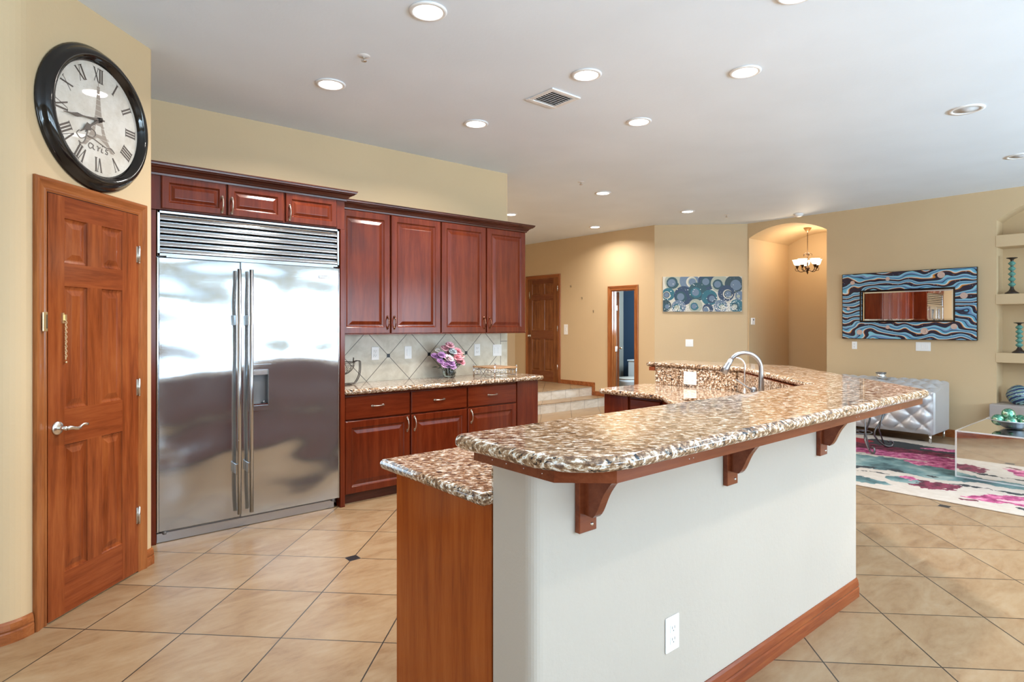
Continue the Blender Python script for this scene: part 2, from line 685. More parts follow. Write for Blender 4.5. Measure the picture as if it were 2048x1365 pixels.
pant = [(X0, 3.452)] + arc_pts((-.018, 3.452), (.052, 3.452), (.1015, 3.5015)) + arc_pts((.662, 4.062), (.672, 4.072), (.672, 4.086), 4) + [(.672, 5.1), (X0, 5.1)]
structure('wall_left', 'tan pantry wall with a rounded corner at the left of the kitchen', 'wall', MB().prism(pant, 0, H), M_TAN)
structure('wall_kitchen', 'tan wall above and behind the cherry cabinets and refrigerator', 'wall', MB().box(.672, 4.127, 4.95, 5.1, 0, H), M_TAN)
structure('wall_hall_back', 'tan wall at the far end of the landing', 'wall', MB().box(3.9, 8.04, Y1, Y1 + .15, 0, H), M_TAN)
structure('wall_hall_left', 'tan wall behind the kitchen wall beside the landing', 'wall', MB().box(3.9, 4.05, 5.1, Y1, 0, H), M_TAN)
structure('wall_back', 'outer wall behind the kitchen', 'wall', MB().box(X0 - .15, X0, Y0, 5.1, 0, .3).box(X0 - .15, X0, Y0, 5.1, 2.3, H).box(X0 - .15, X0, Y0, -.9, .3, 2.3).box(X0 - .15, X0, 1.5, 5.1, .3, 2.3), M_TAN)

# window wall behind the camera
mb = MB().box(X0 - .15, X1, Y0 - .15, Y0, 0, WZ[0]).box(X0 - .15, X1, Y0 - .15, Y0, WZ[1], H)
xs = [X0 - .15] + [v for w in WINS for v in w] + [X1]
for i in range(0, len(xs), 2):
    mb.box(xs[i], xs[i + 1], Y0 - .15, Y0, WZ[0], WZ[1])
structure('wall_right', 'tan window wall behind the camera', 'wall', mb, M_TAN)
for i, (a, b) in enumerate(WINS):
    mb = MB()
    f = .05
    mb.box(a, b, Y0 - .06, Y0 - .01, WZ[0], WZ[0] + f).box(a, b, Y0 - .06, Y0 - .01, WZ[1] - f, WZ[1])
    mb.box(a, a + f, Y0 - .06, Y0 - .01, WZ[0], WZ[1]).box(b - f, b, Y0 - .06, Y0 - .01, WZ[0], WZ[1])
    mb.box((a + b) / 2 - .03, (a + b) / 2 + .03, Y0 - .06, Y0 - .01, WZ[0], WZ[1])
    structure('window_%d' % (i + 1), 'white framed sliding window in the wall behind the camera, number %d from the left corner' % (i + 1), 'window', mb, M_WHITE)

# wall with the two wooden doors (x = 8.04), bathroom opening y 6.335..6.84
mb = MB()
mb.box(8.04, 8.16, 6.84, Y1 + .15, 0, H).box(8.04, 8.16, 5.945, 6.335, 0, H).box(8.04, 8.16, 6.335, 6.84, 2.0, H)
structure('wall_far', 'tan wall with two wooden doors at the far end of the hall', 'wall', mb, M_TAN)
dg = [(8.041, 5.939), (9.085, 4.895), (9.19, 4.90), (9.19, 5.04), (8.20, 6.0), (8.041, 6.0)]
structure('wall_diagonal', 'tan angled wall that carries the blue swirl painting', 'wall', MB().prism(dg, 0, H), M_TAN)


def rzframe(loc, rz):
    return Matrix.Translation(loc) @ Matrix.Rotation(rz, 4, 'Z')


def wallmat(M):
    """local (x, z, depth) prism -> (x right, y into wall, z up)"""
    return M @ Matrix(((1, 0, 0, 0), (0, 0, 1, 0), (0, 1, 0, 0), (0, 0, 0, 1)))


MW = rzframe((9.07, 4.882, 0), -PI / 2)            # wall of the wave mirror: x = 4.866 - Y
arch = [(0, 0.001), (1.183, 0.001)]
na = 16
archtop = []
w2, sp, rise = 1.183 / 2, 2.785, .16
R_ = (w2 * w2 + rise * rise) / (2 * rise)
for k in range(na + 1):
    xx = 1.183 - 1.183 * k / na
    archtop.append((xx, sp + math.sqrt(R_ * R_ - (xx - w2) ** 2) - (R_ - rise)))
outl = [(0, 0), (0, sp)] + archtop[::-1][1:-1] + [(1.183, sp), (1.183, 0), (9.2, 0), (9.2, H), (-.02, H), (-.02, 0)]
# niche opening
nx0, nx1 = 4.882 - 1.757, 4.882 - .45
nw = (nx1 - nx0) / 2
narch = []
for k in range(na + 1):
    xx = nx0 + (nx1 - nx0) * k / na
    rr = .23
    RN = (nw * nw + rr * rr) / (2 * rr)
    narch.append((xx, 2.655 + math.sqrt(RN * RN - (xx - nx0 - nw) ** 2) - (RN - rr)))
niche = [(nx0, .02)] + narch + [(nx1, .02)]
mb = MB().prism(outl[::-1], 0, .12, wallmat(MW), holes=[niche])
structure('wall_living', 'tan living room wall with the arched hallway opening and the shelf niche', 'wall', mb, M_TAN)
mb = MB()
n_ = len(niche)
v = [(x, .12, z) for x, z in niche] + [(x, .31, z) for x, z in niche]
mb.add(v, [[i, (i + 1) % n_, n_ + (i + 1) % n_, n_ + i] for i in range(n_)], False, MW)
mb.add([(x, .31, z) for x, z in niche], [list(range(n_))], False, MW)
structure('wall_niche', 'tan recess of the arched shelf niche', 'wall', mb, M_TAN)
for z0, z1, nm in ((2.333, 2.476, 'highest'), (1.648, 1.773, 'middle'), (.955, 1.073, 'lowest')):
    mb = MB().bbox(nx0 - .012, nx1, -.004, .30, z0, z1, .006, MW)
    structure('trim_shelf', 'thick tan plastered shelf in the wall niche, the %s one' % nm, 'shelf', mb, M_TAN)
# hallway behind the arch: barrel vault
path = [(0, 0)] + archtop[::-1] + [(1.183, 0)]
mb = MB()
n_ = len(path)
D = 1.35
mb.add([(x, .119, z) for x, z in path] + [(x, D, z) for x, z in path], [[i, i + 1, n_ + i + 1, n_ + i] for i in range(n_ - 1)], False, MW)
mb.add([(x, D, z) for x, z in path], [list(range(n_))], False, MW)
structure('wall_arch_hall', 'vaulted tan hallway alcove behind the arch', 'wall', mb, M_TAN)

# bathroom
mb = MB().box(9.5, 9.6, 6.0, 7.9, 0, H)
structure('wall_bath_back', 'navy blue wall behind the toilet', 'wall', mb, M_NAVY)
mb = MB().box(8.16, 9.5, 7.77, 7.87, 0, H).box(8.16, 9.5, 6.02, 6.10, 0, H)
structure('wall_bath_side', 'grey tan side wall inside the small bathroom', 'wall', mb, paint('grey tan paint', (.30, .27, .22)))

daylight('bathroom_fill', (8.9, 6.13, 1.7), (PI / 2, 0, 0), .7, .8, 45)  # lamp added out of view to brighten the bathroom; no window built
# steps and landing
for nm, lab, cat, ya, yb, z0, z1 in (('floor_landing', 'raised tiled landing in front of the brown six panel door', 'landing', 7.28, Y1, 0, .31), ('floor_step', 'lower tiled step below the landing', 'step', 6.95, 7.279, 0, .155)):
    mb = MB().box(4.06, 8.035, ya + .001, yb, z0, z1 - .012)
    mb.mi = 1
    mb.bbox(4.06, 8.035, ya - .004, yb, z1 - .012, z1, .003)
    structure(nm, lab, cat, mb, [M_STEP, M_FLOOR])
mb = MB()
for (ya, yb, za, zb) in ((8.07, 7.215, .31, .385), (7.285, 7.215, .155, .31), (7.215, 7.00, .155, .235)):
    mb.bbox(8.024, 8.0398, yb, ya, za, zb, .003)
structure('baseboard_far', 'stepped wooden baseboard beside the landing stairs', 'baseboard', mb, M_TRIMH)

BP = [(0, 0), (-.014, 0), (-.014, .045), (-.011, .052), (-.013, .06), (-.009, .085), (-.004, .095), (0, .095)]


def baseboard(name, label, path, mat=M_TRIMH, close_ends=True):
    """moulded baseboard swept along a plan path; the room is on the right of the path"""
    mb = MB()
    n = len(path)
    offs = []
    for i in range(n):
        p = Vector(path[i])
        e1 = (p - Vector(path[i - 1])).normalized() if i else None
        e2 = (Vector(path[i + 1]) - p).normalized() if i < n - 1 else None
        e1, e2 = e1 or e2, e2 or e1
        n1, n2 = Vector((e1.y, -e1.x)), Vector((e2.y, -e2.x))
        offs.append((n1 + n2) / (1 + n1.dot(n2)))
    k = len(BP)
    v = [(path[i][0] + offs[i].x * -d, path[i][1] + offs[i].y * -d, z) for i in range(n) for d, z in BP]
    f = [[i * k + j, (i + 1) * k + j, (i + 1) * k + j + 1, i * k + j + 1] for i in range(n - 1) for j in range(k - 1)]
    f += [list(range(k)), [(n - 1) * k + j for j in range(k)]]
    mb.add(v, f)
    return structure(name, label, 'baseboard', mb, mat)


def uv(u, v=2.404):
    return (u * S - v * S, u * S + v * S)


baseboard('baseboard_left', 'wooden baseboard curving round the wall left of the pantry door', [(-3.0, 3.452)] + arc_pts((-.018, 3.452), (.052, 3.452), (.1015, 3.5015)) + [uv(2.552)])
baseboard('baseboard_pantry', 'short wooden baseboard between pantry door and refrigerator', [uv(3.294), (.672, 4.072), (.672, 4.33)])
baseboard('baseboard_living', 'wooden baseboard along the living room wall behind the sofa', [(9.07, 3.69), (9.07, 1.80)])
baseboard('baseboard_hall', 'wooden baseboard on the angled wall', [(8.04, 6.255), (8.04, 5.94), (9.08, 4.90)])

# ------------------------------------------------------------------ six-panel doors
PANEL = [(0, 0), (.004, .006), (.014, .009), (.020, .009), (.046, .0015), (.050, .0015)]


def door_leaf(w, h, cols, rows, y0, t, mats, parent, name='door_panel', M=None):
    """frame-and-panel leaf; cols/rows = openings; slot 0 vertical grain, slot 1 horizontal grain"""
    mb = MB()
    (a0, a1), (b0, b1) = cols
    y1 = y0 + t
    for x0, x1 in ((0, a0), (b1, w)):
        mb.box(x0, x1, y0, y1, 0, h, M)
    mb.mi = 1
    zs = [0] + [z for r in rows for z in r] + [h]
    for i in range(0, len(zs), 2):
        mb.box(a0, b1, y0 + .0006, y1, zs[i], zs[i + 1], M)
    mb.mi = 0
    for z0, z1 in rows:
        mb.box(a1, b0, y0 + .0003, y1, z0, z1, M)
        for x0, x1 in cols:
            mb.rings(x0, x1, z0, z1, [(d, y0 + y) for d, y in PANEL], M)
            if t > .02:
                mb.rings(x0, x1, z0, z1, [(0, y1), (.02, y1 - .008)], M)
    return obj(name, mb, mats, parent)


def casing(x0, x1, z1, w, parent, mats, name='door_frame', z0=0.0, th=.019):
    """three-sided moulded casing around opening x0..x1, top z1"""
    mb = MB()
    prof = [(0, 0), (0, -.010), (.010, -.013), (.016, -.010), (.030, -.012), (w - .016, -th), (w - .004, -th), (w, -th + .006), (w, 0)]
    v = []
    for d, y in prof:
        v += [(x0 - d, y, z0), (x0 - d, y, z1 + d), (x1 + d, y, z1 + d), (x1 + d, y, z0)]
    k = len(prof)
    for seg, mi in ((0, 0), (1, 1), (2, 0)):
        mb.mi = mi
        f = []
        vv = []
        for j in range(k):
            vv += [v[j * 4 + seg], v[j * 4 + seg + 1]]
        f = [[2 * j, 2 * j + 2, 2 * j + 3, 2 * j + 1] for j in range(k - 1)]
        f += [[2 * j for j in range(k)], [2 * j + 1 for j in range(k)]]
        mb.add(vv, f)
    return obj(name, mb, mats, parent)


def hinge(x, z, y, parent, h=.09):
    mb = MB().tube([(x, y, z - h / 2), (x, y, z + h / 2)], .0065, 8)
    mb.box(x - .017, x + .004, y + .004, y + .0065, z - h / 2, z + h / 2)
    for q in (-.5, .5):
        mb.ball((x, y, z + q * h), .006, 6)
    return obj('hinge', mb, M_NICKEL, parent)


def lever(x, z, y, parent, sgn=1, mat=M_NICKEL):
    mb = MB().lathe([(0, .012), (.020, .012), (.024, .009), (.029, .008), (.032, .004), (.033, 0), (0, 0)], (x, y, z), 20, None, 'y')
    mb.tube([(x, y, z), (x, y - .05, z)], .010, 10)
    p = bez((x, y - .05, z), (x + .03 * sgn, y - .056, z + .006), (x + .05 * sgn, y - .056, z - .018), (x + .075 * sgn, y - .052, z - .006), 8) + \
        bez((x + .075 * sgn, y - .052, z - .006), (x + .09 * sgn, y - .05, z + .004), (x + .11 * sgn, y - .05, z + .008), (x + .125 * sgn, y - .05, z), 6)[1:]
    mb.tube(p, [.011] * 3 + [.009] * 6 + [.007] * 6, 10)
    return obj('door_handle', mb, mat, parent)


# pantry door: local x = distance along the angled wall
d1 = structure('door_1', 'orange cherry six panel pantry door below the round clock', 'door', loc=(-2.404 * S, 2.404 * S, 0), rz=PI / 4)
lf = 2.626
leafM = Matrix.Translation((lf, 0, .008))
door_leaf(.602, 2.014, ((.094, .236), (.330, .479)), ((.20, .815), (.985, 1.582), (1.692, 1.910)), -.012, .0115, [M_DOOR, M_DOORH], d1, 'door_panel', leafM)
mbj = MB().box(lf - .0035, lf, -.006, -.0002, 0, 2.024).box(lf + .602, lf + .6055, -.006, -.0002, 0, 2.024).box(lf, lf + .602, -.006, -.0002, 2.022, 2.0255)
obj('door_gap', mbj, M_DARK, d1)
casing(lf - .0035, lf + .6055, 2.0255, .066, d1, [M_TRIM, M_TRIMH])
for z in (1.80, 1.05, .325):
    hinge(lf + .602, z, -.018, d1)
lever(lf + .052, .911, -.012, d1)
# security chain and its keeper
mb = MB()
cx, cy = lf + .092, -.020
for k in range(17):
    z = 1.425 - k * .0115
    M = Matrix.Translation((cx + .002 * (k % 2), cy, z)) @ Matrix.Rotation(PI / 2 * (k % 2) + .3, 4, 'Z')
    mb.tube([Vector((.0035 * math.cos(q), 0, .008 * math.sin(q))) for q in [2 * PI * i / 10 for i in range(10)]], .0015, 6, M, closed=True)
mb.box(cx - .014, cx - .004, -.017, -.011, 1.41, 1.46).box(cx - .006, cx + .006, -.022, -.011, 1.425, 1.452)
mb.ball((cx + .002, cy, 1.222), .006, 6)
obj('security_chain', mb, M_BRASS, d1)
mb = MB().bbox(2.585, 2.611, -.026, -.0185, 1.372, 1.462, .002)
mb.mi = 1
mb.box(2.603, 2.607, -.0265, -.0255, 1.385, 1.45)
obj('chain_plate', mb, [M_BRASS, M_DARK], d1)

# landing door (closed), local x = 9.03 - Y
d2 = structure('door_2', 'brown six panel door on the tiled landing', 'door', loc=(8.04, 9.06, .31), rz=-PI / 2)
LM = Matrix.Translation((.075, 0, .008))
door_leaf(.838, 1.99, ((.12, .365), (.475, .72)), ((.20, .815), (.985, 1.575), (1.685, 1.895)), -.012, .0115, [M_BDOOR, M_BDOORH], d2, 'door_panel', LM)
casing(.071, .917, 2.0, .066, d2, [M_TRIM, M_TRIMH])
obj('door_gap', MB().box(.071, .075, -.004, -.0002, 0, 2.0).box(.913, .917, -.004, -.0002, 0, 2.0).box(.071, .917, -.004, -.0002, 1.998, 2.001), M_DARK, d2)
for z in (1.79, 1.03, .30):
    hinge(.915, z, -.018, d2)
mb = MB().lathe([(0, .055), (.018, .052), (.026, .04), (.018, .026), (.010, .02), (.012, .008), (.028, .004), (.03, 0), (0, 0)], (.13, -.012, .885), 16, None, 'y')
obj('door_handle', mb, M_CHROME, d2)
mb = MB().box(.125, .133, -.024, -.012, 1.62, 1.76).tube([(.129, -.03, 1.65), (.131, -.03, 1.75)], .005, 6)
obj('door_latch', mb, M_BRASS, d2)

# bathroom door: opened inwards, opening y 6.335..6.84
d3 = structure('door_3', 'brown bathroom door standing open into the small navy bathroom', 'door', loc=(8.04, 6.84, 0), rz=-PI / 2)
casing(0, .505, 2.0, .075, d3, [M_TRIM, M_TRIMH])
mb = MB()
mb.box(-.001, .014, 0, .12, 0, 2.0).box(.491, .506, 0, .12, 0, 2.0).box(.014, .491, 0, .12, 1.986, 2.001)
mb.box(.014, .022, .05, .075, 0, 1.986)
obj('door_jamb', mb, M_TRIM, d3)
LM = Matrix.Translation((.018, .125, .01)) @ Matrix.Rotation(math.radians(129), 4, 'Z') @ Matrix.Translation((0, -.035, 0))
door_leaf(.48, 1.97, ((.09, .20), (.27, .385)), ((.20, .80), (.97, 1.56), (1.67, 1.88)), 0, .035, [M_BDOOR, M_BDOORH], d3, 'door_panel', LM)
for z in (1.70, .99, .25):
    mb = MB().box(.0141, .016, .085, .122, z - .045, z + .045).tube([(.02, .128, z - .045), (.02, .128, z + .045)], .007, 8)
    obj('hinge', mb, M_WHITE2, d3)
kp = LM @ Vector((.42, -.03, .98))
kp2 = LM @ Vector((.42, 0, .98))
mb = MB().tube([kp2, kp], .009, 8).ball(tuple(kp), .022, 8)
obj('door_handle', mb, M_BRASS, d3)

# ------------------------------------------------------------------ wall clock over the pantry door
ck = thing('wall_clock', 'large round black framed clock with Roman numerals above the pantry door', 'clock', Vector((*uv(2.928), 2.46)), PI / 4)
mb = MB().lathe([(.365, 0), (.368, .006), (.360, .016), (.352, .020), (.348, .034), (.330, .050), (.315, .053), (.300, .047), (.300, .040), (.292, .038), (.290, .022), (.285, .018), (.285, 0)], (0, 0, 0), 72, None, 'y')
obj('frame', mb, M_BLACKGL, ck)


def clock_face():
    t = NT('aged cream clock face')
    co = t.coord()
    n1 = t.noise(co, 9, 5, .6)
    n2 = t.noise(t.coord((1, 1, 5), (0, .25, 0)), 26, 4, .7, 1.2)
    c = t.ramp(n1.outputs[0], [(.38, (.56, .51, .44)), (.62, (.68, .64, .58))])
    k = t.m('MULTIPLY', t.m('GREATER_THAN', n2.outputs[0], .63), .35)
    c = t.mix(k, c, (.34, .29, .24))
    t.set(Base_Color=c, Roughness=.45, Coat_Weight=.8, Coat_Roughness=.015)
    return t.mat


M_INK = plain('dark brown ink', (.075, .055, .045), .5)
M_SEPIA = plain('faded sepia ink', (.30, .245, .20), .5)
M_SEPIA2 = plain('pale sepia ink', (.42, .36, .30), .5)
mb = MB().disc((0, 0), .290, -.016, 72)
obj('dial', mb, clock_face(), ck)
# numerals
NUM = {1: 'I', 2: 'II', 3: 'III', 4: 'IIII', 5: 'V', 6: 'VI', 7: 'VII', 8: 'VIII', 9: 'IX', 10: 'X', 11: 'XI', 12: 'XII'}
adv = {'I': .015, 'V': .032, 'X': .034}
for k, sx in NUM.items():
    a = math.radians(k * 30)
    R = Matrix.Rotation(a, 4, 'Y')
    mb = MB()
    tot = sum(adv[c] for c in sx)
    x = -tot / 2
    z0, z1 = .195, .266
    for c in sx:
        w = adv[c]
        xm = x + w / 2
        if c == 'I':
            mb.box(xm - .0045, xm + .0045, -.0172, -.0166, z0, z1, R)
            for zz in (z0, z1):
                mb.box(xm - .008, xm + .008, -.0172, -.0166, zz - .0015, zz + .0015, R)
        else:
            for sg, th in ((1, .0042), (-1, .0016)):
                za, zb = z0, z1
                if c == 'V':
                    q = [(xm - .013 * sg, zb), (xm, za)]
                else:
                    q = [(xm - .014 * sg, zb), (xm + .014 * sg, za)]
                (xa, z_a), (xb, z_b) = q
                mb.add([(xa - th, -.0171, z_a), (xa + th, -.0171, z_a), (xb + th, -.0171, z_b), (xb - th, -.0171, z_b)], [[0, 1, 2, 3]], False, R)
                mb.box(xa - .007, xa + .007, -.0172, -.0166, zb - .0012, zb + .0012, R)
        x += w
    obj('numeral', mb, M_INK, ck)
# printed tower and lettering
mb = MB()


def tw(z):      # half width of the tower at height z above its feet
    return .006 + .105 * math.exp(-z * 10.5)


zs0 = -.150
for k in range(34):
    za, zb = k * .0095, (k + 1) * .0095 - (.0018 if k % 3 == 2 else 0)
    if za < .052:
        for sg in (-1, 1):
            inn = lambda z: max(0, tw(z) - .026 - .010 * z) if z < .038 else max(0, tw(z) - .030 - (z - .038) * 1.6)
            mb.add([(sg * tw(za), -.0163, zs0 + za), (sg * tw(zb), -.0163, zs0 + zb), (sg * inn(zb), -.0163, zs0 + zb), (sg * inn(za), -.0163, zs0 + za)], [[0, 1, 2, 3]])
    elif .072 < za < .12:
        for sg in (-1, 1):
            mb.add([(sg * tw(za), -.0163, zs0 + za), (sg * tw(zb), -.0163, zs0 + zb), (sg * (tw(zb) * .48), -.0163, zs0 + zb), (sg * (tw(za) * .48), -.0163, zs0 + za)], [[0, 1, 2, 3]])
    else:
        mb.add([(-tw(za), -.0163, zs0 + za), (tw(za), -.0163, zs0 + za), (tw(zb), -.0163, zs0 + zb), (-tw(zb), -.0163, zs0 + zb)], [[0, 1, 2, 3]])
mb.box(-.002, .002, -.0164, -.0163, zs0 + .32, zs0 + .345)
for zz, hw in ((.060, .075), (.066, .070), (.122, .042)):
    mb.box(-hw, hw, -.0166, -.0163, zs0 + zz, zs0 + zz + .003)
obj('tower_print', mb, M_SEPIA, ck)
mb = MB()


def stroke(pts, r, y=-.0168):
    mb.tube([(x, y, z) for x, z in pts], r, 6)


def spl(pts, n=6):
    out = []
    P = [Vector((*p, 0)) for p in pts]
    P = [P[0] * 2 - P[1]] + P + [P[-1] * 2 - P[-2]]
    for i in range(1, len(P) - 2):
        for k in range(n):
            t = k / n
            a, b, c, d = P[i - 1:i + 3]
            q = .5 * (2 * b + (c - a) * t + (2 * a - 5 * b + 4 * c - d) * t * t + (3 * b - a - 3 * c + d) * t ** 3)
            out.append((q.x, q.y))
    out.append(pts[-1])
    return out


# script "Paris"
stroke(spl([(-.125, -.088), (-.14, -.108), (-.115, -.126), (-.085, -.11), (-.075, -.085), (-.07, -.075)]), .0022)
stroke(spl([(-.07, -.062), (-.078, -.1), (-.092, -.135), (-.112, -.150), (-.128, -.143)]), .0036)
stroke(spl([(-.085, -.085), (-.06, -.058), (-.025, -.066), (-.022, -.088), (-.052, -.104), (-.075, -.100), (-.03, -.106), (.02, -.120), (.055, -.128), (.085, -.122), (.112, -.140)]), .003)
stroke(spl([(-.035, -.138), (-.055, -.132), (-.066, -.148), (-.056, -.160), (-.040, -.150), (-.033, -.138), (-.036, -.154), (-.026, -.160)]), .0028)
stroke(spl([(-.010, -.136), (-.002, -.140), (-.004, -.160), (.000, -.148), (.012, -.138)]), .0028)
stroke(spl([(.024, -.140), (.020, -.158), (.030, -.160)]), .0028)
stroke(spl([(.066, -.138), (.054, -.136), (.050, -.145), (.062, -.151), (.060, -.161), (.046, -.159)]), .0028)
mb.ball((.027, -.0168, -.128), .003, 6)
obj('lettering', mb, plain('grey sepia ink', (.22, .18, .15), .5), ck)


def hand(name, ang, L, wide, kind):
    mb = MB()
    R = Matrix.Rotation(math.radians(ang), 4, 'Y')
    if kind:
        pts = [(-.004, -.03), (.004, -.03), (.006, .03), (.003, L * .42), (.0035, L * .5), (wide, L * .64), (.003, L * .80), (.0012, L), (-.0012, L), (-.003, L * .80), (-wide, L * .64), (-.0035, L * .5), (-.003, L * .42), (-.006, .03)]
    else:
        pts = [(-.006, -.02), (.006, -.02), (.004, L * .45), (.006, L * .5), (wide, L * .58), (wide * .55, L * .70), (.003, L * .82), (.0015, L), (-.0015, L), (-.003, L * .82), (-wide * .55, L * .70), (-wide, L * .58), (-.006, L * .5), (-.004, L * .45)]
    n = len(pts)
    v = [(x, -.028, z) for x, z in pts] + [(x, -.026, z) for x, z in pts]
    mb.add(v, [list(range(n)), [n + i for i in range(n)]] + [[i, (i + 1) % n, n + (i + 1) % n, n + i] for i in range(n)], False, R)
    mb.lathe([(0, .032), (.012, .031), (.013, .016), (0, .016)], (0, 0, 0), 16, None, 'y')
    obj(name, mb, M_INK, ck)


hand('minute_hand', 262, .232, .010, 1)
hand('hour_hand', 233, .160, .021, 0)

# ------------------------------------------------------------------ refrigerator
fr = thing('refrigerator', 'wide stainless steel double door refrigerator built in beside the pantry', 'refrigerator', (.757, 4.395, 0))
FW = 1.222
mb = MB().box(.002, FW - .002, .052, .535, .03, 2.134)
obj('body', mb, M_GREYD, fr)
# grille: frame + louvres
mb = MB()
g0, g1 = 1.846, 2.136
mb.bbox(0, FW, -.004, .05, g1 - .016, g1, .002).bbox(0, FW, -.004, .05, g0, g0 + .018, .002)
mb.bbox(0, .016, -.004, .05, g0, g1, .002).bbox(FW - .016, FW, -.004, .05, g0, g1, .002)
mb.box(.05, FW - .05, -.012, .03, g0 - .008, g0 + .004)
gr = obj('grille_frame', mb, M_SLAT, fr)
for k in range(6):
    z = g0 + .022 + k * .042
    mb = MB()
    sec = [(.000, z), (.001, z + .006), (.005, z + .018), (.012, z + .032), (.023, z + .0475), (.027, z + .0475), (.006, z)] if k < 5 else [(.000, z), (.001, z + .006), (.005, z + .018), (.012, z + .032), (.020, z + .0405), (.024, z + .0405), (.006, z)]
    n = len(sec)
    v = [(.016, y, zz) for y, zz in sec] + [(FW - .016, y, zz) for y, zz in sec]
    mb.add(v, [list(range(n)), [n + i for i in range(n)]])
    mb.add(v, [[i, (i + 1) % n, n + (i + 1) % n, n + i] for i in range(n)], True)
    obj('louvre', mb, M_SLAT, gr)
obj('grille_back', MB().box(.01, FW - .01, .0478, .051, g0, g1), M_DARK, gr)
FP = Matrix(((1, 0, 0, 0), (0, 0, 1, 0), (0, 1, 0, 0), (0, 0, 0, 1)))


def plate(poly, y0, y1, hole=None):
    return MB().prism(poly, y0, y1, FP, holes=[hole] if hole else [])


def rect(x0, x1, z0, z1):
    return [(x0, z0), (x1, z0), (x1, z1), (x0, z1)]


ld = obj('left_door', MB().bbox(.008, .502, 0, .05, .076, 1.836, .004), M_STEEL, fr)
rdm = plate(rect(.509, 1.217, .076, 1.836), 0, .05, rect(.575, .693, .835, 1.090))
rd = obj('right_door', rdm, M_STEEL, fr)
obj('side_trim', MB().bbox(-.002, .008, -.006, .05, .076, 1.836, .002).bbox(1.217, FW + .002, -.006, .05, .076, 1.836, .002).bbox(.5025, .5085, .012, .05, .076, 1.836, .001), M_SLAT, fr)
for x, par in ((.481, ld), (.560, rd)):
    mb = MB().tube([(x, -.058, .112), (x, -.058, 1.784)], .0135, 14)
    for z in (1.435, .42):
        mb.bbox(x - .022, x - .006, -.060, 0, z - .035, z + .035, .003)
    obj('handle', mb, M_BAR_STEEL, par)
# ice and water dispenser
mb = plate(rect(.555, .714, .800, 1.125), -.006, -.0005, rect(.575, .693, .835, 1.090))
dp = obj('dispenser', mb, M_STEEL, rd)
mb = MB().box(.574, .694, .085, .09, .834, 1.091).box(.574, .577, .0, .085, .834, 1.091).box(.691, .694, 0, .085, .834, 1.091).box(.574, .694, 0, .085, .834, .838).box(.574, .694, 0, .085, 1.087, 1.091)
obj('recess', mb, M_BAR_STEEL, dp)
obj('hood', MB().box(.577, .691, .012, .08, 1.050, 1.087), M_SLAT, dp)
mb = MB().box(.58, .688, -.002, .06, .838, .848)
mb.tube([(.66, .04, .850), (.672, .02, .862)], .006, 6)
obj('drip_tray', mb, M_SLAT, dp)
mb = MB().bbox(1.060, 1.154, -.003, -.0002, 1.754, 1.776, .001)
mb.mi = 1
mb.box(1.062, 1.152, -.0034, -.003, 1.756, 1.774)
mb.mi = 0
mb.box(1.065, 1.149, -.0038, -.0034, 1.759, 1.771)
mb.mi = 1
for k in range(7):
    mb.box(1.069 + k * .0112, 1.076 + k * .0112, -.0041, -.0038, 1.7625, 1.7680)
obj('badge', mb, [M_SLAT, M_GREYD], rd)
mb = MB().bbox(.0, FW - .03, .022, .05, .002, .062, .002)
obj('kick_plate', mb, M_BAR_STEEL, fr)
mb = MB().box(.03, 1.19, .02, .1, .062, .076)
mb.lathe([(0, -.008), (.012, -.008), (.012, .014), (0, .014)], (.045, .015, .062), 10).lathe([(0, -.008), (.012, -.008), (.012, .014), (0, .014)], (1.18, .015, .062), 10)
obj('hinge_bracket', mb, M_GREYD, fr)

# ------------------------------------------------------------------ cherry cabinets
CP = [(0, .020), (0, .0045), (.0045, 0), (.052, 0), (.055, .002), (.060, .007), (.066, .0095), (.074, .0095), (.100, .002), (.104, .0015)]
CPS = [(0, .020), (0, .0045), (.0045, 0), (.040, 0), (.043, .002), (.047, .007), (.052, .009), (.056, .009), (.074, .002), (.077, .0015)]
DP = [(0, .020), (0, .005), (.006, 0), (.012, 0)]


def pull(x, z, y, parent, vert=True, L=.096, mat=M_PEWTER):
    """bow-shaped cabinet pull with leaf ends"""
    mb = MB()
    pts, rr = [], []
    for k in range(13):
        t = k / 12
        s_ = (t - .5) * L
        b = -.004 - .026 * math.sin(PI * t) ** .7
        pts.append((x, y + b, z + s_) if vert else (x + s_, y + b, z))
        rr.append(.0040 + .0030 * abs(2 * t - 1) ** 2)
    mb.tube(pts, rr, 8)
    for e in (-1, 1):
        c = (x, y - .004, z + e * L * .5) if vert else (x + e * L * .5, y - .004, z)
        mb.ball(c, .0085, 6, (1, .6, 1.5) if vert else (1.5, .6, 1))
    return obj('handle', mb, mat, parent)


def cdoor(x0, x1, z0, z1, parent, hx=None, hz=None, prof=CP, y=0, mat=M_CAB, name='door', hl=.096, hm=None):
    o = obj(name, MB().rings(x0, x1, z0, z1, [(d, y + q) for d, q in prof]), mat, parent)
    if hx is not None:
        pull(hx, hz, y, o, True, hl, hm or M_PEWTER)
    return o


def drawer(x0, x1, z0, z1, parent, y=0):
    o = obj('drawer', MB().rings(x0, x1, z0, z1, [(d, y + q) for d, q in DP]), M_CABH, parent)
    pull((x0 + x1) / 2 - .01, (z0 + z1) / 2 + .005, y, o, False)
    return o


CR = [(0, 0), (-.010, 0), (-.012, .012), (-.020, .016), (-.024, .026), (-.040, .038), (-.056, .044), (-.058, .050), (-.068, .054), (-.070, .064), (-.074, .066), (-.074, .072), (0, .072)]


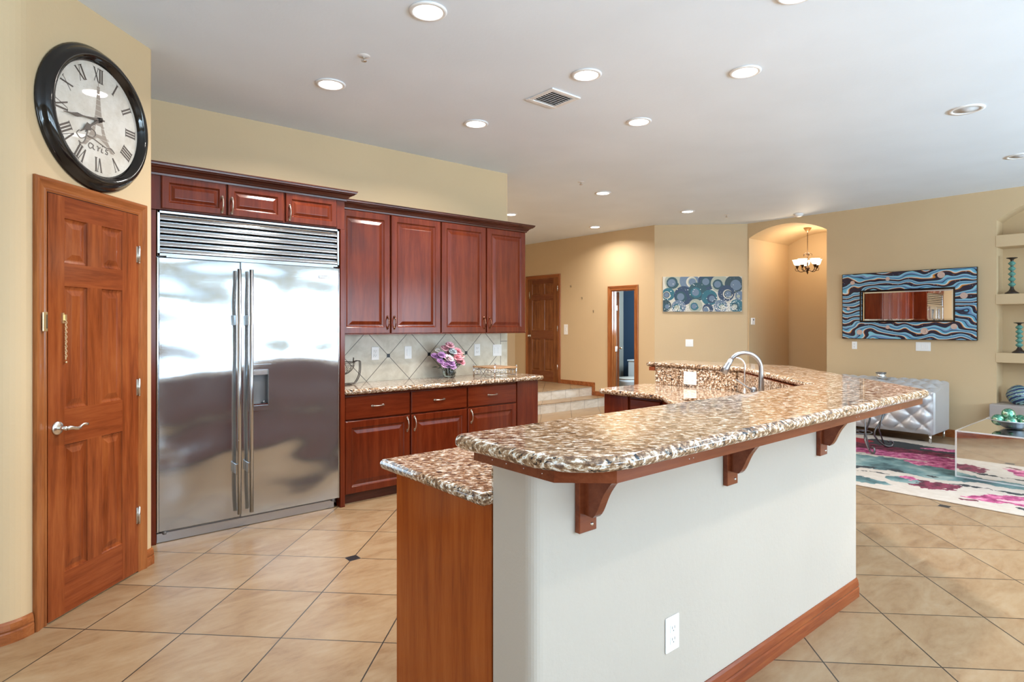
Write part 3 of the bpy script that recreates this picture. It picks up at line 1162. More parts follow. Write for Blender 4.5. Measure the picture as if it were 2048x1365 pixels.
def crown(x0, x1, yb, z, parent, left_ret=False, right_ret=True, ydeep=.3, prof=CR):
    """crown moulding along the front with a mitred return on the right"""
    mb = MB()
    k = len(prof)
    pts = []
    for d, h in prof:
        row = [(x0, yb + d, z + h), (x1 - d if right_ret else x1, yb + d, z + h)]
        if right_ret:
            row.append((x1 - d, yb + ydeep, z + h))
        pts.append(row)
    m = len(pts[0])
    v = [p for r in pts for p in r]
    f = [[j * m + i, j * m + i + 1, (j + 1) * m + i + 1, (j + 1) * m + i] for j in range(k - 1) for i in range(m - 1)]
    f += [[j * m for j in range(k)], [j * m + m - 1 for j in range(k)]]
    mb.add(v, f)
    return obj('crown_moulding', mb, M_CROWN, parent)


# cabinet over the refrigerator with its tall side panels
oc = thing('wall_cabinet', 'cherry cabinet with three small doors above the stainless refrigerator', 'cabinet', (0, 4.365, 0))
obj('body', MB().box(.705, 2.02, .021, .58, 2.140, 2.372), M_CAB, oc)
obj('side_panel', MB().bbox(1.983, 2.020, .012, .58, 0, 2.138, .002), M_CAB, oc)
obj('side_panel', MB().bbox(.680, .752, .030, .58, 0, 2.138, .002), M_CAB, oc)
cdoor(.777, 1.160, 2.147, 2.357, oc, 1.135, 2.215, CPS)
cdoor(1.172, 1.548, 2.147, 2.357, oc, 1.197, 2.215, CPS)
cdoor(1.564, 1.950, 2.147, 2.357, oc, 1.589, 2.215, CPS)
crown(.676, 2.02, .015, 2.357, oc, ydeep=.58)

# two upper cabinets
for i, (a, b, ds, lab) in enumerate(((2.024, 3.058, ((2.086, 2.537), (2.551, 3.052)), 'cherry upper cabinet with two doors beside the refrigerator'),
                                     (3.0585, 4.092, ((3.066, 3.574), (3.590, 4.084)), 'cherry upper cabinet with two doors at the open right end of the wall'))):
    uc = thing('wall_cabinet', lab, 'cabinet', (0, 4.61, 0), 0, 'cherry upper wall cabinets')
    obj('body', MB().bbox(a, b, .021, .325, 1.325, 2.355, .001), M_CAB, uc)
    if i == 0:
        obj('filler', MB().box(2.0225, 2.084, .004, .021, 1.325, 2.355), M_CAB, uc)
    cdoor(ds[0][0], ds[0][1], 1.331, 2.345, uc, ds[0][1] - .026, 1.423, hm=M_COPPER)
    cdoor(ds[1][0], ds[1][1], 1.331, 2.345, uc, ds[1][0] + .026, 1.423, hm=M_COPPER)
    crown(a if i else 2.0225, b, .010, 2.348, uc, right_ret=bool(i), ydeep=.325)
    obj('light_rail', MB().bbox(a, b, .004, .020, 1.322, 1.331, .002), M_CAB, uc)

# base cabinets
for i, (a, b, dd, dr, hs, lab) in enumerate((
        (2.0225, 3.202, ((2.032, 2.607), (2.622, 3.195)), ((2.032, 2.607), (2.622, 3.195)), (2.580, 2.650), 'cherry base cabinet with two drawers over two doors beside the refrigerator'),
        (3.2025, 4.062, ((3.211, 3.782),), ((3.211, 3.782),), (3.240,), 'cherry base cabinet with one drawer over one door and a wide end panel'))):
    bc = thing('base_cabinet', lab, 'cabinet', (0, 4.400, 0), 0, 'cherry base cabinets under the kitchen wall')
    obj('body', MB().box(a, b, .021, .548, .078, .860), M_CAB, bc)
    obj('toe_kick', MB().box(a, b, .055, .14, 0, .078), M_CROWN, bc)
    for (x0, x1), hx in zip(dd, hs):
        cdoor(x0, x1, .083, .650, bc, hx, .575, hl=.105)
    for x0, x1 in dr:
        drawer(x0, x1, .662, .842, bc)
    if i:
        obj('end_panel', MB().bbox(3.797, 4.068, .006, .548, 0, .860, .002), M_CAB, bc)

ctr = [(2.0235, 4.365), (4.10, 4.365), (4.13, 4.39), (4.13, 4.938), (2.0235, 4.938)]
ct = obj('countertop', MB().slab(ctr, .861, .901, .014), M_GRAN)
tag(ct, 'speckled granite countertop on the cherry base cabinets below the backsplash', 'countertop')
structure('wall_backsplash', 'cream diagonal tile backsplash with small black squares', 'backsplash', MB().box(2.022, 4.115, 4.940, 4.950, .8, 1.34), M_SPLASH)


# ------------------------------------------------------------------ outlets and switches
def outlet(loc, rz, label, kind='duplex', w=.076, h=.12, group=None):
    t = thing('wall_outlet' if kind in ('duplex', 'double') else 'light_switch', label, 'outlet' if kind in ('duplex', 'double') else 'switch', loc, rz, group)
    obj('plate', MB().bbox(-w / 2, w / 2, -.006, -.0003, -h / 2, h / 2, .003), M_WHITE, t)
    if kind == 'duplex':
        for dz in (-.0195, .0195):
            mb = MB().bbox(-.017, .017, -.0085, -.005, dz - .0145, dz + .0145, .003)
            mb.mi = 1
            for q in (-.007, .007):
                mb.box(q - .0012, q + .0012, -.009, -.0084, dz - .001, dz + .008)
            mb.box(-.002, .002, -.009, -.0084, dz - .010, dz - .005)
            obj('socket', mb, [M_WHITE, M_GREYD], t)
        mb = MB().lathe([(0, .0075), (.003, .007), (.0035, .005)], (0, 0, 0), 8, None, 'y')
        obj('screw', mb, M_WHITE2, t)
    elif kind == 'double':
        for dx in (-w / 4, w / 4):
            mb = MB().bbox(dx - .017, dx + .017, -.0085, -.005, -.034, .034, .003)
            mb.mi = 1
            for dz in (-.018, .018):
                for q in (-.006, .006):
                    mb.box(dx + q - .0012, dx + q + .0012, -.009, -.0084, dz - .004, dz + .005)
            obj('socket', mb, [M_WHITE, M_GREYD], t)
    elif kind == 'rocker':
        n = max(1, round(w / .055))
        for k in range(n):
            cx = (k - (n - 1) / 2) * .046
            obj('rocker', MB().bbox(cx - .016, cx + .016, -.009, -.005, -.033, .033, .003), M_WHITE, t)
    return t


outlet((2.566, 4.940, 1.147), 0, 'white outlet on the backsplash next to the wire basket')
outlet((2.905, 4.940, 1.146), 0, 'white rocker switch plate on the backsplash left of the flowers', 'rocker')
outlet((3.713, 4.940, 1.148), 0, 'white outlet on the backsplash right of the flowers')
outlet((3.976, 4.940, 1.138), 0, 'wide white switch plate at the right end of the backsplash', 'rocker', .118, .12)
outlet((1.761, 1.23, .340), 0, 'white outlet low on the cream bar wall', 'duplex', .078, .12)
outlet((8.04, 7.938, 1.323), -PI / 2, 'white intercom switch plate right of the landing door', 'duplex', .10, .19)
n_c = 9.885
outlet((8.426 + .004, 5.555 - .004, 1.117), -PI / 4, 'white double switch plate below the blue swirl painting', 'rocker', .122, .118)
outlet((9.07, 3.328, 1.122), -PI / 2, 'small white outlet below the left corner of the wave mirror', 'duplex', .066, .105)
outlet((9.07, 2.508, 1.126), -PI / 2, 'wide white triple switch plate below the wave mirror', 'rocker', .165, .115)
th = thing('thermostat', 'small white thermostat on the wall beside the arch', 'thermostat', (9.165, 4.881, 1.465), 0)
th.rotation_euler = (0, 0, 0)
obj('case', MB().bbox(-.05, .05, -.025, -.001, -.055, .055, .004), M_WHITE, th)
obj('display', MB().box(-.018, .014, -.0262, -.025, .012, .038), M_GREYD, th)
for y, z in ((7.808, 2.133), (7.531, 1.901), (7.253, 1.66)):
    w_ = {2.133: 'highest', 1.901: 'middle', 1.66: 'lowest'}[z]
    mb = MB().tube([(8.04, y, z), (8.018, y, z + .003)], .003, 6).box(8.034, 8.0398, y - .008, y + .008, z - .03, z + .012)
    tag(obj('picture_hook', mb, M_PEWTER), 'small picture hook on the far tan wall, %s of the three' % w_, 'hook', 'picture hooks beside the landing door')

# ------------------------------------------------------------------ raised bar peninsula
ZB = 1.087
wall_o = [(1.12, 1.23), (3.37, 1.23), (4.45, 2.31), (4.45, 3.13), (4.27, 3.13), (4.27, 2.385), (3.295, 1.41), (1.12, 1.41)]
wo = fillet(wall_o, 0, .035, 6)
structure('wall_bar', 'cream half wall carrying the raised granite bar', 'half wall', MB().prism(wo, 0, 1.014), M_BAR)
baseboard('baseboard_bar', 'wooden baseboard along the foot of the cream bar wall', [(4.45, 3.13), (4.45, 2.31), (3.37, 1.23), (1.30, 1.23)][::-1], M_DOORH)

board = [(1.143, .955), (3.445, .955), (4.645, 2.155), (4.645, 3.185), (4.235, 3.185), (4.235, 3.135), (4.275, 3.135), (4.275, 2.383), (3.297, 1.405), (1.03, 1.385), (1.03, 1.058)]
bs = thing('bar_top', 'raised speckled granite bar top on the cream half wall', 'countertop', (0, 0, 0))
bar = [(.985, .925), (3.455, .925), (4.685, 2.155), (4.685, 3.215), (4.238, 3.215), (4.238, 2.335), (3.345, 1.442), (.985, 1.442)]
bar = fillet(bar, 7, .04, 4)
bar = fillet(bar, 1, .03, 4)
bar = fillet(bar, 0, .20, 10)
obj('granite_slab', MB().slab(bar, ZB - .040, ZB, .020), M_GRAN, bs)
so = obj('support_board', MB().prism(board, ZB - .072, ZB - .0405), M_BRKT, bs)
for y in (1.30, 1.24, 1.17, 1.10):
    obj('nail', MB().ball((1.0295, y, 1.030), .0013, 5), M_WHITE2, so)
for x in (1.45, 1.47, 2.62, 2.65):
    obj('nail', MB().ball((x, .9545, 1.031), .0013, 5), M_WHITE2, so)

for i, (xa, lab) in enumerate(((1.282, 'wooden bracket under the bar top nearest the rounded corner'), (2.090, 'middle wooden bracket under the bar top'), (2.900, 'wooden bracket under the bar top farthest along the bar wall'))):
    cb = thing('bracket', lab, 'bracket', (xa, 1.23, 0), 0, 'wooden brackets under the bar top')
    obj('back_plate', MB().bbox(0, .074, -.020, -.0004, .792, 1.014, .002), M_BRKT, cb)
    prof = [(-.0205, 1.014), (-.0205, .846), (-.052, .843)] + [(p.x, p.y) for p in bez((-.052, .843, 0), (-.075, .862, 0), (-.078, .90, 0), (-.105, .935, 0), 8)][1:] + [(p.x, p.y) for p in bez((-.105, .935, 0), (-.130, .970, 0), (-.160, .995, 0), (-.215, 1.010, 0), 8)][1:] + [(-.215, 1.014)]
    n = len(prof)
    mb = MB().add([(.020, y, z) for y, z in prof] + [(.052, y, z) for y, z in prof], [list(range(n)), [n + k for k in range(n)]] + [[k, (k + 1) % n, n + (k + 1) % n, n + k] for k in range(n)])
    obj('scroll_arm', mb, M_BRKT, cb)
    obj('screw', MB().lathe([(0, .0245), (.004, .024), (.006, .0205), (.006, .0195)], (.052, 0, .812), 10, None, 'y'), M_NICKEL, cb)

# granite splash behind the sink
mb = MB()
mb.prism([(4.2499, 2.392), (4.2697, 2.385), (4.2697, 3.13), (4.2499, 3.13)], .9012, 1.0465)
mb.prism([(3.303, 1.430), (3.295, 1.4103), (4.2697, 2.385), (4.2499, 2.392 - .015)], .9012, 1.0465)
mb.prism([(1.13, 1.4103), (3.295, 1.4103), (3.303, 1.430), (1.13, 1.430)], .9012, 1.0465)
tag(obj('granite_splash', mb, M_GRAN), 'upright granite splash band behind the sink under the bar top', 'backsplash')
outlet((4.2499, 2.79, .972), -PI / 2, 'white double outlet set in the granite splash behind the sink', 'double', .118, .105)

# lower granite worktop with the sink cut-out
low = [(1.080, 1.4115), (3.292, 1.4115), (4.249, 2.38), (4.249, 3.215), (3.60, 3.215), (3.60, 2.60), (3.04, 2.04), (1.080, 2.04)]
low = fillet(low, 4, .05, 5)
hole = []


def tw_(t, w):
    return ((t + w) * S, (t - w) * S)


sink = [(3.70, .80), (4.22, .80), (4.22, 1.14), (3.70, 1.14)]
sink = fillet(fillet(fillet(fillet(sink, 3, .05, 4), 2, .05, 4), 1, .05, 4), 0, .05, 4)
hole = [tw_(t, w) for t, w in sink]


def slab_hole(poly, hole, z0, z1, rd):
    mb = MB()
    n = 5
    rings = []
    for k in range(2 * n + 1):
        a = -PI / 2 + PI * k / (2 * n)
        rings.append((offset(poly, rd * (1 - math.cos(a))), (z0 + z1) / 2 + (z1 - z0) / 2 * math.sin(a)))
    m = len(poly)
    v = [(p[0], p[1], z) for r, z in rings for p in r]
    f = [[k * m + i, k * m + (i + 1) % m, (k + 1) * m + (i + 1) % m, (k + 1) * m + i] for k in range(2 * n) for i in range(m)]
    mb.add(v, f, True)
    for r, z in (rings[0], rings[-1]):
        pts = r + hole
        t3 = tessellate_polygon([[Vector((p[0], p[1], 0)) for p in r], [Vector((p[0], p[1], 0)) for p in hole]])
        mb.add([(p[0], p[1], z) for p in pts], [list(t) for t in t3])
    h = len(hole)
    mb.add([(p[0], p[1], z0) for p in hole] + [(p[0], p[1], z1) for p in hole], [[i, (i + 1) % h, h + (i + 1) % h, h + i] for i in range(h)])
    return mb


lc = obj('countertop', slab_hole(low, hole, .861, .901, .016), M_GRAN)
tag(lc, 'lower granite worktop with the sink, behind the raised bar', 'countertop')
sk = thing('sink', 'pale sink bowl set under the lower granite worktop', 'sink', (0, 0, 0))
h = len(hole)
inn = offset(hole, .0) if False else hole
cxy = Vector((sum(p[0] for p in hole) / h, sum(p[1] for p in hole) / h))
ring2 = [tuple(cxy + (Vector(p) - cxy) * .93) for p in hole]
mb = MB().add([(p[0], p[1], .8605) for p in hole] + [(p[0], p[1], .70) for p in ring2], [[i, (i + 1) % h, h + (i + 1) % h, h + i] for i in range(h)] + [[h + i for i in range(h)]], True)
obj('bowl', mb, plain('pale composite sink', (.55, .45, .36), .3), sk)
obj('drain', MB().lathe([(0, .004), (.03, .003), (.04, .0005)], (cxy.x, cxy.y, .7005), 16), M_CHROME, sk)

# cabinets below the lower worktop
pc = thing('base_cabinet', 'cherry base cabinet under the low end of the peninsula, beside the bar wall', 'cabinet', (1.13, 1.43, 0))
obj('end_panel', MB().bbox(0, .02, .001, .575, 0, .860, .002), M_PANEL, pc)
obj('body', MB().box(.02, 1.88, .001, .555, .09, .860), M_CAB, pc)
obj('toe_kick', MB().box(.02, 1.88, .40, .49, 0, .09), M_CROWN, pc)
for k in range(3):
    for nm, z0, z1 in (('door', .10, .65), ('drawer', .665, .845)):
        x0 = .03 + k * .62
        mb = MB().rings(-x0 - .6, -x0, z0, z1, CP if nm == 'door' else DP, Matrix.Translation((0, .576, 0)) @ Matrix.Rotation(PI, 4, 'Z'))
        dr_ = obj(nm, mb, M_CAB, pc)
sb = thing('base_cabinet', 'cherry corner cabinet under the sink', 'cabinet', (0, 0, 0))
obj('body', MB().prism([(3.035, 1.985), (3.02, 1.435), (3.30, 1.435), (4.245, 2.375), (4.24, 2.62), (3.66, 2.62)], .09, .69), M_CAB, sb)
obj('front_panel', MB().prism([(3.02, 1.99), (3.05, 1.985), (3.66, 2.605), (3.63, 2.61)], .09, .860), M_CAB, sb)
fc = thing('base_cabinet', 'cherry base cabinet at the far end of the sink worktop', 'cabinet', (3.64, 3.165, 0), -PI / 2)
obj('body', MB().box(0, .535, .012, .60, .09, .860), M_CAB, fc)
obj('end_panel', MB().bbox(0, .235, -.006, .60, 0, .860, .002), M_CAB, fc)
obj('drawer', MB().rings(.255, .53, .69, .845, [(d, -.008 + q) for d, q in DP]), M_CABH, fc)
obj('door', MB().rings(.255, .53, .10, .675, [(d, -.008 + q) for d, q in CPS]), M_CAB, fc)


# faucets (spout leans over the sink, direction (-1, 1))
def faucet(name, label, loc, reach, zt, r, head):
    t = thing(name, label, 'faucet', loc, math.radians(135))
    mb = MB()
    rb = reach / 2
    zc = zt - rb - loc[2] - r
    pts = [(0, 0, .0), (0, 0, zc * .5), (0, 0, zc)]
    end = 1.0 if not head else .80
    for k in range(1, 19):
        a = PI * end * k / 18
        pts.append((rb - rb * math.cos(a), 0, zc + rb * math.sin(a)))
    mb.tube(pts, [r * 1.25] * 2 + [r] * (len(pts) - 2), 14)
    o = obj('spout', mb, M_CHROME if not head else M_STEELF, t)
    if head:
        p1 = Vector(pts[-1])
        d = (p1 - Vector(pts[-2])).normalized()
        d = (d + Vector((0, 0, -.35))).normalized()
        hp = [p1 - d * .004, p1 + d * .03, p1 + d * .065, p1 + d * .100]
        obj('spray_head', MB().tube(hp, [r * 1.08, r * 1.25, r * 1.65, r * 1.9], 16), M_STEELF, t)
        obj('base', MB().lathe([(0, 0), (.030, 0), (.030, .006), (.022, .012), (.020, .06), (.018, .075), (0, .075)], (0, 0, 0), 20), M_STEELF, t)
    else:
        obj('base', MB().lathe([(0, 0), (.018, 0), (.018, .006), (.011, .012), (.011, .05), (0, .05)], (0, 0, 0), 16), M_CHROME, t)
        obj('handle', MB().tube([(0, -.012, .04), (0, -.022, .045), (-.01, -.024, .085)], .004, 8), M_CHROME, t)
    return t


M_STEELF = plain('satin steel faucet', (.36, .36, .375), .28, 1)
fz = faucet('kitchen_faucet', 'tall arched pull-down steel faucet at the corner sink', (3.69, 1.905, .901), .205, 1.238, .0135, True)
faucet('water_tap', 'thin chrome drinking water tap behind the large faucet', (4.01, 2.19, .901), .122, 1.178, .0065, False)
fh = thing('faucet_handle', 'round steel lever valve beside the large faucet', 'faucet', (3.75, 1.985, .901))
obj('valve', MB().lathe([(0, 0), (.026, 0), (.026, .02), (.021, .03), (.021, .075), (.019, .088), (.010, .097), (0, .099)], (0, 0, 0), 20), M_STEELF, fh)
obj('lever', MB().tube([(0, 0, .07), (-.03, .035, .098), (-.075, .085, .145)], [.006, .005, .004], 8), M_STEELF, fh)

# ------------------------------------------------------------------ things on the kitchen counter
ZC = .9015
# wire basket on a curved stand
bk = thing('wire_basket', 'dark woven wire fruit basket hanging on a curved stand beside the refrigerator', 'basket', (2.155, 4.76, ZC))
mb = MB()
RB = .118
for k in range(7):
    t = k / 6
    r = RB * math.sin(t * PI / 2 * .98 + .03)
    z = .188 - .105 * math.cos(t * PI / 2)
    mb.tube([(r * math.cos(a), r * math.sin(a), z) for a in [2 * PI * i / 28 for i in range(28)]], .0012 if k < 6 else .0035, 6, None, True, True)
for sg in (-1, 1):
    for j in range(15):
        a0 = 2 * PI * j / 15
        pts = []
        for k in range(9):
            t = k / 8
            r = RB * math.sin(t * PI / 2 * .97 + .03)
            pts.append((r * math.cos(a0 + sg * t * .9), r * math.sin(a0 + sg * t * .9), .188 - .105 * math.cos(t * PI / 2)))
        mb.tube(pts, .0012, 5)
obj('bowl', mb, M_WIRE, bk)
mb = MB()
for q in (-.012, .012):
    mb.tube([(-.08, q * 2, .006), (.02, q * 4, .006), (.125, q, .008)] + [tuple(p) for p in bez((.125, q, .008), (.17, q, .05), (.182, q, .10), (.176, q, .19), 10)][1:] + [(.170, q, .197), (.150, q, .199), (.121, q, .192)], .004, 8)
mb.tube([(.10 * math.cos(a), .07 * math.sin(a), .006) for a in [2 * PI * i / 20 for i in range(20)]], .004, 6, None, True, True)
mb.tube([(.116, 0, .19), (.118, 0, .225), (.124, .01, .215)], .005, 6)
obj('stand', mb, M_WIRE, bk)

# vase with flowers
vs = thing('flower_vase', 'round glass vase with pink and purple flowers on the kitchen counter', 'vase', (3.245, 4.755, ZC))
prof = [(0, .004), (.045, .004), (.058, .012), (.066, .045), (.064, .08), (.054, .10), (.050, .106), (.0465, .104), (.050, .098), (.060, .078), (.062, .045), (.055, .016), (.043, .009), (0, .009)]
obj('vase', MB().lathe([(0, 0), (.045, 0)] + prof[1:], (0, 0, 0), 24), M_GLASS, vs)
mb = MB().lathe([(0, .010), (.043, .010), (.054, .017), (.061, .045), (.061, .058), (0, .058)], (0, 0, 0), 20)
obj('water', mb, glassy('vase water', (.80, .92, .90)), vs)
heads = [(-.150, .02, .205, .040, 0), (-.105, -.03, .215, .042, 0), (-.125, -.035, .160, .038, 0), (-.085, -.055, .120, .045, 1), (-.050, -.06, .185, .050, 2), (-.100, .04, .255, .035, 3), (-.045, .01, .275, .042, 4), (-.010, -.02, .305, .046, 4), (.030, .03, .285, .038, 3),
         (.010, -.045, .245, .042, 5), (.065, -.035, .245, .046, 6), (.045, -.060, .190, .050, 6), (.105, -.02, .205, .050, 7), (.125, .01, .160, .046, 7), (.095, -.05, .145, .045, 6), (-.035, -.07, .140, .046, 0), (-.010, -.065, .105, .040, 1), (.140, .0, .130, .035, 2), (.06, .06, .22, .05, 4), (-.04, .07, .20, .05, 5)]
fcols = [(.52, .27, .56), (.66, .40, .66), (.86, .64, .70), (.72, .68, .64), (.78, .44, .52), (.50, .56, .60), (.82, .34, .40), (.88, .54, .52)]
FM = [plain('flower petals %s' % n, c, .6) for n, c in zip(('violet', 'mauve', 'blush', 'greenish white', 'rose', 'blue grey', 'coral', 'peach'), fcols)]
mb = MB()
for x, y, z, r, ci in heads:
    mb.tube([(x * .15, y * .15, .03), (x * .45, y * .45, z * .55), (x, y, z)], .0028, 6)
for k in range(34):
    a = random.uniform(0, 2 * PI)
    rr = random.uniform(.03, .12)
    z = random.uniform(.09, .22)
    c = Vector((rr * math.cos(a), rr * math.sin(a) * .8, z))
    d = Vector((math.cos(a), math.sin(a), random.uniform(-.3, .7))).normalized()
    sd = d.cross(Vector((0, 0, 1))).normalized()
    L, w = random.uniform(.045, .08), random.uniform(.012, .02)
    up = Vector((0, 0, .008))
    mb.add([c, c + d * L * .5 + sd * w, c + d * L, c + d * L * .5 - sd * w, c + d * L * .5 + up], [[0, 1, 4], [1, 2, 4], [2, 3, 4], [3, 0, 4]], True)
obj('foliage', mb, plain('dark green leaves', (.035, .085, .045), .5), vs)
for x, y, z, r, ci in heads:
    mb = MB()
    c0 = Vector((x, y, z))
    for layer in range(4):
        npet = (5, 7, 8, 9)[layer]
        for j in range(npet):
            a = 2 * PI * (j + .5 * layer) / npet + random.uniform(-.2, .2)
            tilt = (.15, .55, .95, 1.35)[layer] + random.uniform(-.1, .1)
            L = r * (.55, .75, .95, 1.05)[layer]
            d = Vector((math.cos(a) * math.sin(tilt), math.sin(a) * math.sin(tilt), math.cos(tilt)))
            # heads face the viewer a little
            d = Matrix.Rotation(.6, 3, 'X') @ d
            sd = d.cross(Vector((.1, -.7, .7))).normalized()
            w = L * .52
            n_ = d.cross(sd)
            mb.add([c0 + d * .12 * L, c0 + d * L * .6 + sd * w + n_ * .08 * L, c0 + d * L * 1.0 + sd * w * .4, c0 + d * L * 1.0 - sd * w * .4, c0 + d * L * .6 - sd * w + n_ * .08 * L, c0 + d * L * .62 - n_ * .12 * L],
                   [[0, 1, 5], [1, 2, 5], [2, 3, 5], [3, 4, 5], [4, 0, 5]], True)
    obj('flower', mb, FM[ci], vs)

# wood-topped chrome rack
rk = thing('serving_rack', 'low chrome rack with a wooden top at the right end of the kitchen counter', 'rack', (3.683, 4.61, ZC))
hx, hy, hz = .135, .165, .094
for sx in (-1, 1):
    for sy in (-1, 1):
        mb = MB().tube([(sx * hx, sy * hy, 0), (sx * hx, sy * hy, hz + .012)], .0075, 10).ball((sx * hx, sy * hy, hz + .014), .009, 6)
        obj('leg', mb, M_CHROME, rk)
mb = MB()
for z in (.022, .07):
    mb.tube([(-hx, -hy, z), (hx, -hy, z)], .0035, 6).tube([(-hx, hy, z), (hx, hy, z)], .0035, 6).tube([(-hx, -hy, z), (-hx, hy, z)], .0035, 6).tube([(hx, -hy, z), (hx, hy, z)], .0035, 6)
for k in range(1, 6):
    x = -hx + 2 * hx * k / 6
    mb.tube([(x, -hy, .022), (x, -hy, .07)], .003, 6).tube([(x, hy, .022), (x, hy, .07)], .003, 6)
    y = -hy + 2 * hy * k / 6
    mb.tube([(-hx, y, .022), (-hx, y, .07)], .003, 6).tube([(hx, y, .022), (hx, y, .07)], .003, 6)
obj('rails', mb, M_CHROME, rk)
obj('wooden_top', MB().bbox(-hx - .008, hx + .008, -hy - .008, hy + .008, hz - .008, hz + .004, .003), wood('light brown rack wood', (.26, .13, .055), (.40, .22, .10), (.50, .30, .16), 'x', .4, .1), rk)

# ------------------------------------------------------------------ wall art
pt = thing('swirl_painting', 'wide canvas of blue and teal swirls on the angled wall', 'painting', ((n_c * S + 2.2315 * S), (n_c * S - 2.2315 * S), 1.6185), -PI / 4)
PW, PH = 1.238, .562
cols = dict(cream=(.56, .53, .45), navy=(.012, .032, .080), deep=(.009, .052, .070), teal=(.010, .105, .145), slate=(.115, .165, .24), sage=(.33, .35, .28), dark=(.013, .036, .046), white=(.80, .80, .77))
AM = [plain('art paint ' + k, c, .45) for k, c in cols.items()]
AI = {k: i for i, k in enumerate(cols)}
mb = MB()
mb.mi = AI['cream']
mb.box(-PW / 2, PW / 2, -.032, -.001, 0, PH)
# swirls: (cx, cy in fractions of the canvas, radius fraction of height, ring colour, core colour)
sw = [(.155, .86, .29, 'sage', 'slate', 'deep'), (.335, .88, .27, 'slate', 'slate', 'sage'), (.565, .87, .26, 'navy', 'slate', 'deep'), (.72, .80, .25, 'sage', 'slate', 'deep'), (.90, .78, .26, 'dark', 'slate', 'slate'),
      (.07, .50, .18, 'teal', 'slate', 'dark'), (.265, .46, .27, 'navy', 'slate', 'deep'), (.44, .57, .26, 'deep', 'slate', 'teal'), (.59, .40, .22, 'teal', 'slate', 'navy'), (.80, .52, .23, 'navy', 'slate', 'dark'),
      (.03, .17, .17, 'dark', 'slate', 'deep'), (.20, .13, .20, 'slate', 'sage', 'teal'), (.415, .17, .19, 'sage', 'slate', 'teal'), (.57, .08, .15, 'navy', 'slate', 'slate'), (.73, .15, .19, 'slate', 'sage', 'teal'), (.93, .16, .19, 'teal', 'sage', 'deep'), (.97, .45, .13, 'slate', 'sage', 'slate')]


def clipdisc(cx, cz, r, y, mi, n=30, x_off=0, spiral=0):
    pts = []
    for k in range(n):
        a = 2 * PI * k / n
        rr = r * (1 + spiral * (k / n - .5))
        pts.append((min(max(cx + rr * math.cos(a), -PW / 2 + .002), PW / 2 - .002), y, min(max(cz + rr * math.sin(a), .002), PH - .002)))
    mb.mi = mi
    mb.add(pts, [list(range(n))])


for i, (fx, fz_, fr_, c1, c2, c3) in enumerate(sw):
    cx, cz, r = -PW / 2 + fx * PW, fz_ * PH, fr_ * PH
    y = -.0325 - i * .0003
    dx = random.choice((-1, 1)) * random.uniform(.16, .34) * r
    clipdisc(cx, cz, r, y, AI[c1])
    clipdisc(cx + dx * .8, cz - abs(dx) * .3, r * .58, y - .00007, AI['cream'] if i % 4 == 1 else AI[c3], spiral=.25)
    clipdisc(cx + dx, cz - abs(dx) * .4, r * .48, y - .00012, AI[c3])
    clipdisc(cx + dx, cz - abs(dx) * .4, r * .38, y - .00017, AI[c2])
    for k in range(14):
        a = random.uniform(0, 2 * PI)
        q = random.uniform(.65, .95) * r
        mb.mi = AI[c2]
        clipdisc(cx + q * math.cos(a), cz + q * math.sin(a), .004, y - .00015, AI[random.choice(['slate', 'sage', c1])], 6)
for k in range(420):
    if random.random() < .6:
        fx, fz_ = random.gauss(.80, .09), abs(random.gauss(0, .17))
    elif random.random() < .6:
        fx, fz_ = random.gauss(.20, .07), abs(random.gauss(0, .10))
    else:
        fx, fz_ = random.uniform(.02, .98), random.uniform(.03, .8)
    if .01 < fx < .985 and .015 < fz_ < .98:
        clipdisc(-PW / 2 + fx * PW, fz_ * PH, random.uniform(.003, .0085), -.0385, AI['white'], 6)
obj('canvas', mb, AM, pt)


